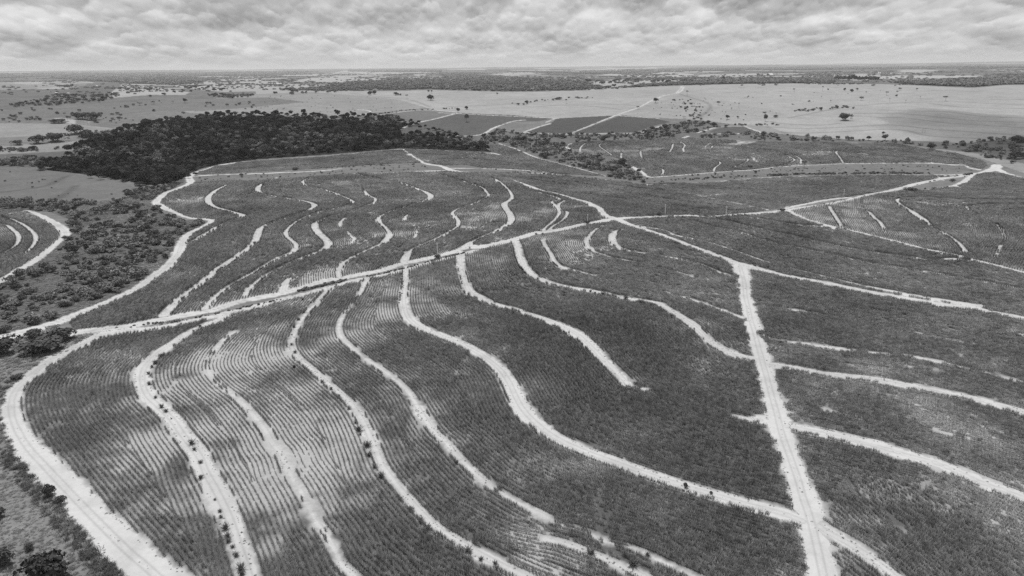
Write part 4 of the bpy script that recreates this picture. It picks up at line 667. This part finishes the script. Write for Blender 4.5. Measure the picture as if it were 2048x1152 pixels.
scatter('roadside_weeds', Q[:, 0], Q[:, 1], rng.random(n)*6.28, np.stack([s_, s_, s_*.8], 1), .45+.5*rng.random(n), C_TUFT, 'low weeds along the edges and crowns of the sand tracks', 'weeds', 5, 0)
FARW = [[(560,181),(640,176),(700,166),(780,163),(850,161),(1000,159),(1150,164),(1190,173),(1240,178),(1130,181),(1024,183),(860,179),(744,181),(700,183)], [(1230,177),(1330,168),(1470,160),(1540,158),(1600,160),(1665,163),(1665,166),(1450,168),(1336,171)],
        [(1790,166),(1900,161),(2060,156),(2060,168),(2010,169),(1946,174),(1836,170)], [(100,156),(250,146),(345,149),(430,160),(350,171),(170,162)], [(700,140),(880,140),(880,144),(700,143)], [(-40,147),(250,146),(512,143),(640,143),(512,152),(250,150),(100,153),(-40,158)],
        [(880,146),(1024,156),(1110,163),(1050,165),(900,160)], [(1000,143),(1200,146),(1300,139),(1500,136),(1800,134),(2060,133),(2060,136),(1700,139),(1400,142),(1200,149)]]
fp = []
for i, pl in enumerate(FARW):
    P = Poly(pl); a0, l0 = P.lo; a1, l1 = P.hi; m = 60000; a = a0+rng.random(m)*(a1-a0); u = rng.random(m); r = np.exp(l0+u*(l1-l0)); x = r*np.sin(a); y = r*np.cos(a); k = P.inside(x, y); x, y, r = x[k], y[k], r[k]
    sz = np.maximum(.8, r/3200)*(.6+.8*rng.random(len(x))); keep = rng.random(len(x)) < min(1, 5200/len(x)); fp.append(np.stack([x, y, sz, sz*.8/np.maximum(1, r/5500)], 1)[keep])
m = 90000; a = (rng.random(m)-.5)*1.5; lr_ = np.log(2350)+rng.random(m)*np.log(16000/2350); r = np.exp(lr_); q1 = vnoise(a*9+40, lr_*5, 1., 51)+.4*vnoise(a*30+40, lr_*16, 1., 52); q2 = vnoise(a*13+40, lr_*7, 1., 53)+.3*vnoise(a*40+40, lr_*22, 1., 54)
k = (np.abs(q1-.7) < .007) | (np.abs(q2-.6) < .006) | ((q1 > 1.05) & (rng.random(m) < .35)) | (rng.random(m) < .003)
a = a[k]; r = r[k]; sz = np.maximum(.5, r/4200)*(.5+.7*rng.random(len(a))); fp.append(np.stack([r*np.sin(a), r*np.cos(a), sz, sz*.8/np.maximum(1, r/5500)], 1))
E = np.vstack(fp); n = len(E); print('far wood', n)
scatter('far_woodland', E[:, 0], E[:, 1], rng.random(n)*6.28, np.stack([E[:, 2], E[:, 2], E[:, 3]], 1), .7+.6*rng.random(n), C_FAR, 'distant woods in bands below the horizon', 'wood', 5, .5)
# grass tufts on the verge at lower left and in the hollow
x1, y1 = fill([(-60,900),(35,900),(112,965),(187,1048),(250,1110),(330,1200),(300,1300),(-150,1300)], 1.1); x2, y2 = fill(VALLEY, .32); x3, y3 = fill([(-60,690),(100,665),(200,668),(100,720),(32,780),(20,830),(35,900),(-60,900)], .6)
x = np.concatenate([x1, x2, x3]); y = np.concatenate([y1, y2, y3]); x, y = clear_of_road(x, y, .2); e, c = road_dist(x, y); n = len(x); s = .5+.6*rng.random(n)+.5*np.clip(vnoise(x, y, 9, 41)-.5, 0, 1); s = np.where(np.hypot(x, y) > 330, s*1.5, s); edge = (e < 4.5) & (np.hypot(x, y) < 330); s = np.where(edge, s*1.6, s)
scatter('grass', x, y, rng.random(n)*6.28, np.stack([s, s, s*np.where(edge, 1.2, .8)], 1), np.where(edge, .5, 1.0)*(.8+.5*rng.random(n))*(.6+.8*vnoise(x, y, 22, 42)), C_TUFT, 'tufted wild grass on the verge at lower left and in the hollow', 'grass', 5, 0)
print('tufts', n)

# ------------------------------------------------------------------ single trees
def tree_proto(kind):
    t = bpy.data.objects.new('tree', None)
    spec = {'round': (dict(rx=4, rz=2.9, z0=3.6, nlobe=11, nleaf=900, leaf=.62), 5.5, .26, M_DARKT), 'bush': (dict(rx=4, rz=3.2, z0=2.4, nlobe=11, nleaf=1000, leaf=.62), 3.5, .25, M_DARKT), 'pale': (dict(rx=4, rz=2.9, z0=4.6, nlobe=10, nleaf=480, leaf=.6), 6, .22, M_PALET),
            'umbrella': (dict(rx=4.6, rz=1.2, z0=5.4, nlobe=10, nleaf=700, leaf=.6, flat=.7, lobe_r=.8), 5.6, .2, M_MIDT), 'cone': (dict(rx=3.2, rz=4.4, z0=6.0, nlobe=9, nleaf=700, leaf=.7), 7, .25, M_MIDT), 'gum': (dict(rx=2.6, rz=6.5, z0=9.5, nlobe=9, nleaf=420, leaf=1.2, lobe_r=.55), 14, .25, M_MIDT),
            'palm': (dict(rx=1.3, rz=1.0, z0=7.6, nlobe=5, nleaf=160, leaf=.6), 7.6, .14, M_DARKT)}
    out = []
    for i in range(2):
        sp, th, tr, m = spec[kind]; tp = proto('trunk', trunk_geo(th, tr, 400+i, .1, 3 if kind == 'palm' else 5), M_BARK); cp = proto('crown', crown_geo(420+i+len(kind)*7, **sp), m); hh = sp['z0']+sp['rz']*.95; out.append((tp, cp, sp['rx']*2.1, hh))
    return out
TP = {k: tree_proto(k) for k in ('round', 'bush', 'pale', 'umbrella', 'cone', 'gum', 'palm')}
def dist_px(px, py):
    w = unp([px], [py])[0]; d = np.array([w[0], w[1], w[2]-H]); return w, float(d@F)
_tn = [0]
def tree(kind, px, py, wpx, hpx, label, group=None, name=None, cat='tree'):
    w, dd = dist_px(px, py); tp, cp, pw, ph = TP[kind][_tn[0] % 2]; _tn[0] += 1
    r = bpy.data.objects.new(name or {'umbrella': 'umbrella_tree', 'palm': 'palm_tree', 'gum': 'eucalyptus_tree', 'bush': 'large_bush'}.get(kind, 'field_tree'), None); COL.objects.link(r); put(r, w[0], w[1], rng.random()*6.28, wpx*dd/FPX/pw, hpx*dd/FPX/ph)
    for p, nm in ((tp, 'trunk'), (cp, 'crown')): c = p.copy(); c.name = nm; c.parent = r; COL.objects.link(c)
    tag(r, label, cat, group); return r
for a in [
 ('bush',1690,241,26,15,'large dark double round bush standing alone in the pale right pasture'), ('round',1530,243,10,14,'dark oval tree above the curved boundary of the pale right pasture'), ('pale',1529,230,9,7,'paler round tree just behind the dark oval tree'),
 ('round',1454,239,11,9,'dark domed tree at the lower edge of the pasture, left of two small ones'), ('round',1475,237,7,5,'small round tree just right of the dark domed tree'), ('round',1311,206,13,10,'dark tree at the upper end of the diagonal track'), ('pale',1276,218,8,6,'small pale tree halfway down the diagonal track'),
 ('umbrella',1608,336,19,15,'dark flat-topped tree by the sand track below the far oval cane field'), ('cone',933,244,11,17,'lone top-shaped tree standing inside the dark far field'), ('round',916,226,10,10,'dark tree at the corner where the dark field tracks meet'), ('bush',933,219,8,7,'round bush right above the corner of the dark field'),
 ('bush',861,201,14,11,'spiky dark thicket alone in the middle of the pale pasture'), ('bush',740,190,11,8,'left half of the dark pair of bushes on the pasture rim'), ('bush',749,189,9,8,'right half of the dark pair of bushes on the pasture rim'), ('bush',791,191,8,7,'larger dark bush of the trio behind the dark wood'), ('bush',796,191,5,5,'middle small bush of the trio behind the dark wood'), ('bush',801,191,5,4,'rightmost small bush of the trio behind the dark wood'),
 ('umbrella',814,197,9,8,'flat-topped tree with its shadow right of the trio of bushes'), ('bush',857,184,5,4,'small dark bush on the rim above the spiky thicket'), ('pale',863,187,5,7,'pale thin tree on the rim above the spiky thicket'), ('round',994,190,5,5,'tiny lone tree near the rim, right of the spiky thicket'), ('umbrella',1132,207,8,9,'tree with thin stem at the right end of the pasture thicket'), ('bush',1118,199,14,5,'low dark bush clump left of the thin stemmed pasture tree'),
 ('round',1053,208,9,7,'round tree at the left end of the pasture hedge'), ('bush',1036,210,7,4,'low bush left of the round hedge tree'), ('umbrella',1374,190,8,9,'flat-topped tree right of the upper track end'), ('pale',1436,210,9,8,'very pale sparse tree in the middle of the right pasture'), ('bush',1427,254,14,9,'large dark dome bush beside the sand track junction on the creek'), ('bush',1452,255,7,6,'small dark bush right of the dome bush'),
 ('umbrella',1390,227,9,7,'flat tree in the pasture gully above the creek'), ('pale',1398,236,10,8,'pale tree at the foot of the gully'), ('umbrella',1368,237,10,4,'flat low tree left of the foot of the gully'), ('umbrella',1891,202,13,10,'dark leaning tree alone in the upper right pasture'), ('umbrella',1773,191,10,8,'flat pale tree with a dark shadow under it, upper right pasture'),
 ('bush',1703,184,8,6,'round tree of the small group below the eucalyptus grove, lower one'), ('bush',1689,181,6,5,'dark little tree of the group below the eucalyptus grove, left one'), ('round',1714,181,7,5,'round tree of the group below the eucalyptus grove, right one'), ('pale',1722,201,10,8,'pale spreading tree between the grove and the big double bush'), ('umbrella',1588,184,7,7,'small flat tree near the left end of the pasture rim'),
 ('umbrella',1661,205,6,5,'tiny flat tree left of the pale spreading tree'), ('umbrella',1643,196,5,4,'tiny flat tree further up left of the pale spreading tree'), ('palm',1645,183,4,10,'thin tall palm left of the group below the grove'), ('palm',1477,216,3,10,'thin dark palm in the mid pasture, near two dots'), ('palm',1779,202,3,5,'thin little palm, left one of three in upper right pasture'), ('palm',1811,205,3,5,'thin little palm, middle one of three in upper right pasture'), ('palm',1840,198,3,5,'thin little palm, right one of three in upper right pasture'),
 ('pale',1799,181,8,6,'pale tree near the rim right of the grove'), ('pale',1833,181,6,5,'small pale tree near the rim, further right of the grove'), ('round',1793,194,7,5,'small twin crowned tree below the flat pale tree'), ('bush',1551,235,10,5,'low dark bush where the curved pasture boundary starts'), ('bush',1674,216,7,4,'dark low bush on the pasture hedge, left one'), ('bush',1692,215,9,4,'dark low bush on the pasture hedge, right one'), ('bush',1641,221,8,7,'dark bush pair on the middle of the pasture hedge'),
 ('round',1770,281,16,12,'round tree on the creek edge, largest of three under the right pasture'), ('round',1766,270,9,7,'small dark tree just above the largest of the three creek edge trees'), ('round',1737,281,11,9,'round tree left of the largest creek edge tree'), ('bush',1862,299,18,13,'dark tangled bush at the corner of the far oval cane field'), ('bush',2031,318,26,16,'big dark round bush near the right edge above the road junction'), ('bush',2035,285,30,14,'large dark crown at the right edge of the creek thicket'),
 ('bush',2023,327,9,6,'small round bush left of the right edge bush'), ('bush',1656,180,4,3,'dark bush touching the left foot of the eucalyptus grove'), ('round',1446,161,8,8,'round tree poking out above the far dark wood band'),
 ('round',198,205,9,6,'dark round tree alone on the left pasture slope'), ('round',370,206,11,9,'dark round tree on the left pasture, right of flat ones'), ('umbrella',308,208,13,5,'widest flat tree on the left pasture'), ('umbrella',280,211,15,6,'flat tree left of the widest one'), ('umbrella',267,211,9,4,'small flat tree at the left of the row on the left pasture'), ('umbrella',346,206,8,4,'small flat tree left of the dark round tree'),
 ('bush',34,290,22,10,'small dark crown at the left of the hedge row in the left fields'), ('bush',78,287,34,16,'second dark crown of the left hedge row'), ('bush',116,283,42,18,'wide dark crown in the middle of the left hedge row'), ('bush',150,268,38,18,'tall dark crown behind the left hedge row'), ('bush',170,275,28,13,'dark crown right of the tall one in the left hedge row'), ('bush',66,300,19,8,'lone dark crown on the lower thin hedge at left'),
 ('bush',166,238,32,14,'dark crowns on the far bank of the pond, left clump'), ('bush',187,240,30,14,'dark crowns on the far bank of the pond, right clump'), ('bush',118,246,30,9,'dark bush on the near bank of the pond'), ('round',964,307,20,26,'tall leaning dark tree at the right tip of the wood'), ('cone',951,301,14,20,'dark tree beside the leaning tree at the tip of the wood'), ('pale',631,241,12,13,'pale branchy tree on the back edge of the wood, left one'), ('pale',650,242,13,14,'pale branchy tree on the back edge of the wood, right one'),
 ('round',672,227,8,8,'dark tree standing clear behind the wood'), ('round',702,230,9,8,'round tree behind the wood, right of another'), ('round',613,187,5,5,'small tree on the left pasture rim, left one'), ('round',632,187,7,5,'wider small tree on the left pasture rim'), ('bush',67,674,40,15,'pale feathery bush on the road island at left'), ('bush',90,700,88,30,'broad dark bush on the road island, largest'), ('bush',124,680,52,24,'dark bush at the right end of the road island'), ('bush',6,705,70,34,'pale broad bush cut by the left edge of the picture'), ('pale',110,664,34,14,'thin pale shrub on the sand above the road island'),
 ('bush',100,993,28,26,'dark glossy round bush beside the sand road at lower left, upper one'), ('bush',121,1010,26,20,'dark glossy round bush beside the sand road at lower left, lower one'), ('bush',88,1165,95,60,'large shady bush cut by the bottom edge at lower left'), ('bush',4,1130,50,34,'dark bush cut by the lower left corner'), ('bush',-4,1035,30,22,'dark bush at the left edge above the corner'), ('bush',60,1100,20,14,'small dark shrub in the rough grass at lower left'),
 ('bush',35,757,24,9,'low dark shrub beside the bend of the sand road at left'), ('bush',280,372,20,9,'dark shrub below the corner of the wood'), ('bush',255,388,18,10,'small dark shrub under the corner of the wood'), ('bush',590,340,16,5,'dark bush on the strip of pale grass above the hilltop field'), ('bush',483,352,10,5,'small dark bush at the left end of the pale grass strip'), ('bush',875,516,16,7,'dark bush at the foot of the middle power pole'),
 ('bush',1174,448,14,7,'dark bush at the foot of the pole by the centre crossroads'), ('bush',1318,431,12,6,'bush beside the pole right of the crossroads'), ('bush',1563,423,16,6,'dark bush on the fork of the right road'), ('bush',1905,364,12,6,'dark bush on the sand by the right road junction'), ('bush',1820,382,30,7,'long low bush below the right road'), ('bush',1500,336,12,5,'two dark bushes at the edge of the far oval cane field'), ('bush',1511,347,7,6,'dark bush below the edge of the far oval cane field'),
 ('bush',1287,368,8,8,'small dark bush at the tip of the creek thicket'), ('bush',1278,345,10,8,'dark bush on the sand patch at the creek thicket'), ('bush',1245,331,18,14,'dark broad crown at the right rim of the creek thicket'), ('bush',1090,316,22,12,'dark round crown at the left rim of the creek thicket'), ('bush',1304,261,13,8,'dark round crown beside the curved track above the creek'), ('bush',913,928,10,8,'dark shrub standing on the fourth sand track'), ('bush',1371,975,12,10,'dark weed standing on the fifth broad sand track'), ('bush',1422,988,8,6,'small dark weed right of another on the broad sand track'),
 ('bush',589,739,7,9,'small black shrub beside the second sand track'), ('round',1605,158,7,6,'tree beside the far white mast'), ('umbrella',1634,155,8,4,'dark flat tree left of the eucalyptus grove, far off'), ('bush',1746,151,12,4,'low dark trees left of the white towers'), ('bush',1737,152,8,3,'small dark trees further left of the white towers'), ('bush',1764,151,8,3,'small dark trees right of the white towers'),
 ('bush',1517,153,9,5,'dark trees left of the far pale barn'), ('bush',1523,153,6,4,'small dark tree next to the far pale barn'), ('bush',1536,153,7,5,'dark tree under the far pale barn'), ('bush',128,178,0.1,.1,'')]:
    if a[5]: tree(*a)
for i in range(46):
    tree('gum', 1669+i*1.93+rng.random()*1.2, 166.2+(i/46)*2.0-rng.random()*2.2, 4.8, 12.5+2.2*rng.random()+(2 if 14 < i < 22 else 0), 'slender eucalyptus in the dark planted grove on the rim of the right pasture', 'eucalyptus trees of the grove')
for i in range(20): tree('gum', 119+i*1.4, 177.5-rng.random()*2, 3.5, 6.5, 'tree in the small square plantation far off at left', 'trees of the square plantation at left')
# cane clumps standing on the sand tracks
clump = [proto('cane_clump', blades(90, 1.9, .12, 1.0, 1.0, .6, 500+i, .8, .4), M_CANEC) for i in range(4)]
def clumps(P, s, label, group):
    for i, (px, py, *q) in enumerate(P):
        w = unp([px], [py])[0]; o = clump[i % 4].copy(); o.name = 'cane_clump'; COL.objects.link(o); k = s*(q[0] if q else 1)*(.55+.8*rng.random()); put(o, w[0], w[1], rng.random()*6.28, k, k*.9, .05); tag(o, label, 'plant', group)
clumps([(400,654),(387,663),(367,680),(349,691),(321,715,1.5),(326,712),(310,728,1.3),(304,735),(297,748),(302,752),(299,769,1.1),(311,796,1.2),(323,815,1.2),(332,824,1.1),(343,838,.6),(384,888,1.1),(389,900,1),(401,926,1.1),(402,957,1),(430,1000,.9),(440,1024),(442,1035),(451,1058,1.4),(455,1075,1.4),(457,1084),(465,1095,.8),(472,1112,1.1),(482,1140,1.5),(484,1150,1.4)], .8, 'cane clump standing in the middle of the leftmost curved sand track', 'clumps on the leftmost curved track')
clumps([(606,600),(622,606),(608,625),(598,640),(588,655),(584,670),(584,690),(590,706),(598,725),(610,738),(645,765),(662,779),(678,793),(698,818,1.3),(712,846,1.2),(718,862,1.3),(720,870,1.3),(734,893,1.4),(737,912,1.3),(749,935,1.2),(762,955,1.2),(771,966,1.3),(780,975,1.2),(800,1000),(822,1022,1.3),(843,1045,1.2),(855,1058,1.2),(936,1103,1.2),(962,1120,1.3),(990,1128,1.4)], .72, 'cane clump in the row along the left side of the second curved sand track', 'clumps along the second curved track')
clumps([(1181,584),(1190,587),(1198,589),(1206,590),(1217,593),(1226,594),(1251,599,1.1),(1274,605,1.2),(1282,608,1.2),(1289,609,1.1),(1304,613,1.2),(1313,618),(1317,620),(1324,624,1.1),(1344,635)], 1.15, 'cane clump in the line along the lower edge of the right curved track', 'clumps along the right curved track')
clumps([(1265,1131,1.3),(1181,1108,1.2),(1180,1130,.8),(1295,1112),(1240,975,.7),(1072,469,.8),(1085,469,.9)], 1.0, 'single cane clump left standing on a bare strip of sand', 'single clumps on bare sand')

# ------------------------------------------------------------------ poles, masts and far buildings
def box(x0, x1, y0, y1, z0, z1): return [(x0,y0,z0),(x1,y0,z0),(x1,y1,z0),(x0,y1,z0),(x0,y0,z1),(x1,y0,z1),(x1,y1,z1),(x0,y1,z1)], [(0,3,2,1),(4,5,6,7),(0,1,5,4),(1,2,6,5),(2,3,7,6),(3,0,4,7)]
def cyl(r0, r1, z0, z1, n=10, cx=0, cy=0):
    v = [(cx+r*math.cos(6.2832*k/n), cy+r*math.sin(6.2832*k/n), z) for r, z in ((r0, z0), (r1, z1)) for k in range(n)]; return v, [(k, (k+1) % n, n+(k+1) % n, n+k) for k in range(n)]+[tuple(range(n-1, -1, -1)), tuple(range(n, 2*n))]
def root(name, px, py, rz, label, cat, group=None):
    w = unp([px], [py])[0]; r = bpy.data.objects.new(name, None); COL.objects.link(r); r.location = w; r.rotation_euler = (0, 0, rz); return tag(r, label, cat, group)
def pole(px, py, hpx, label):
    w, dd = dist_px(px, py); h = hpx*dd/FPX/math.cos(PITCH); r = root('power_pole', px, py, .5, label, 'power pole', 'power poles along the sand road')
    v, f = cyl(.3, .2, -.3, h); meshobj('mast', v, f, M_CONC, r)
    v, f = box(-.95, .95, -.07, .07, h-.55, h-.42); meshobj('crossarm', v, f, M_CONC, r)
    for q in (-.8, 0, .8):
        v, f = cyl(.06, .04, h-.42+(.42 if q == 0 else 0), h-.2+(.42 if q == 0 else 0), 8, q, 0); meshobj('insulator', v, f, M_METAL, r)
pole(875, 508, 22, 'pale concrete pole by the double sand road, left of the other poles'); pole(1175, 448, 19, 'pale concrete pole just left of the centre crossroads'); pole(1330, 430, 21, 'pale concrete pole just right of the centre crossroads'); pole(1452, 431, 17, 'concrete pole, second one right of the crossroads'); pole(1687, 393, 14, 'small concrete pole by the dirt road toward the right junction')
def hframe(px, py, hpx, label):
    w, dd = dist_px(px, py); h = hpx*dd/FPX; r = root('transmission_frame', px, py, 0, label, 'pylon', 'twin pole pylons')
    for q in (-2, 2): v, f = cyl(.22, .16, -.3, h, 8, q, 0); meshobj('mast', v, f, M_METAL, r)
    v, f = box(-3.6, 3.6, -.12, .12, h-1.6, h-1.3); meshobj('crossbeam', v, f, M_METAL, r)
hframe(762, 331, 24, 'faint twin pole pylon on the cane strip below the wood'); hframe(990, 339, 27, 'faint twin pole pylon right of the road fork above the hilltop field'); hframe(1847, 266, 10, 'thin twin pole pylon in the shaded right pasture')
def mast(px, py, hpx, label):
    w, dd = dist_px(px, py); h = hpx*dd/FPX; r = root('mast', px, py, 0, label, 'mast'); v, f = cyl(1.0, .8, 0, h, 8); meshobj('shaft', v, f, M_WHITE, r); v, f = cyl(1.6, 1.2, h, h+2, 8); meshobj('cap', v, f, M_WHITE, r)
mast(1605, 164, 5, 'thin white mast beside a tree on the far rim')
for px, l in ((1756, 'left one of the two tall white towers on the skyline plain'), (1759.4, 'right one of the two tall white towers on the skyline plain')):
    w, dd = dist_px(px, 151); k = dd/FPX; r = root('silo', px, 151, 0, l, 'silo'); v, f = cyl(1.05*k, 1.05*k, 0, 5.6*k, 20); meshobj('body', v, f, M_WHITE, r); v, f = cyl(1.1*k, .35*k, 5.6*k, 6.5*k, 20); meshobj('roof', v, f, M_WHITE, r)
def shed(px, py, wpx, hpx, rz, label):
    w, dd = dist_px(px, py); k = dd/FPX; a, b, h = wpx*k/2, wpx*k/5, hpx*k; r = root('farm_shed', px, py, rz, label, 'shed'); v, f = box(-a, a, -b, b, 0, h*.6); meshobj('wall', v, f, M_WHITE, r)
    e = 1.08; v = [(-a*e,-b*e,h*.6),(a*e,-b*e,h*.6),(a*e,b*e,h*.6),(-a*e,b*e,h*.6),(-a*e,0,h),(a*e,0,h)]; meshobj('roof', v, [(0,1,5,4),(3,4,5,2),(0,4,3),(1,2,5),(0,3,2,1)], M_WHITE, r)
shed(1541, 152, 9, 5, .3, 'pale barn with pitched roof among far trees'); shed(553, 168, 26, 1.6, .05, 'long low white shed on the far left plain'); shed(113, 186, 4, 1.4, .2, 'tiny white farmhouse in the left plain, upper one'); shed(194, 172, 3, 1.2, .4, 'tiny white farmhouse near the far left woods'); shed(1313, 143, 5, 1.6, .1, 'tiny pale farmhouse near the horizon right of centre'); shed(137, 187, 4, 1.3, .3, 'tiny white farmhouse in the left plain, right of another')

# ------------------------------------------------------------------ a cloud above the frame; its shade lies on the far pastures
def cloud_over(px, py, a, b, alt, dens):
    w = unp([px], [py])[0]; m, t = mat('cloud_vapour'); out = N(t, 'ShaderNodeOutputMaterial'); p = N(t, 'ShaderNodeVolumePrincipled'); p.inputs['Color'].default_value = (.95, .95, .95, 1); p.inputs['Density'].default_value = dens; t.links.new(p.outputs[0], out.inputs['Volume'])
    nu, nv = 48, 24; v = []; ph = rng.random(8)*6.28
    for j in range(nv+1):
        for i in range(nu):
            th, la = 6.28318*i/nu, math.pi*(j/nv-.5); k = 1+.14*math.sin(3*th+ph[0])+.1*math.sin(5*th+ph[1]+2*la)+.07*math.sin(9*th+ph[2]-3*la)+.05*math.sin(14*th+7*la); z = math.sin(la); v.append((a*k*math.cos(la)*math.cos(th), b*k*math.cos(la)*math.sin(th), 60*k*(z if z > 0 else z*.35)))
    f = [(j*nu+i, j*nu+(i+1) % nu, (j+1)*nu+(i+1) % nu, (j+1)*nu+i) for j in range(nv) for i in range(nu)]
    o = meshobj('cloud', v, f, m); q = sdir/sdir[2]*(alt-w[2]); o.location = (w[0]+q[0], w[1]+q[1], alt); return o
tag(cloud_over(2010, 258, 190, 230, 900, .011), 'small cloud overhead that shades the pasture at the right edge', 'cloud', None, 'stuff')

# ------------------------------------------------------------------ the air
def haze():
    m, t = mat('hazy_air'); out = N(t, 'ShaderNodeOutputMaterial'); p = N(t, 'ShaderNodeVolumePrincipled'); p.inputs['Color'].default_value = (.86, .86, .86, 1); p.inputs['Density'].default_value = HAZE; p.inputs['Anisotropy'].default_value = 0.2
    t.links.new(p.outputs[0], out.inputs['Volume']); v, f = box(-46000, 46000, -900, 41000, -14, 330); o = meshobj('haze', v, f, m); tag(o, 'thin pale haze that fades the far hills', 'haze', None, 'stuff')
HAZE = 3.2e-5
haze()
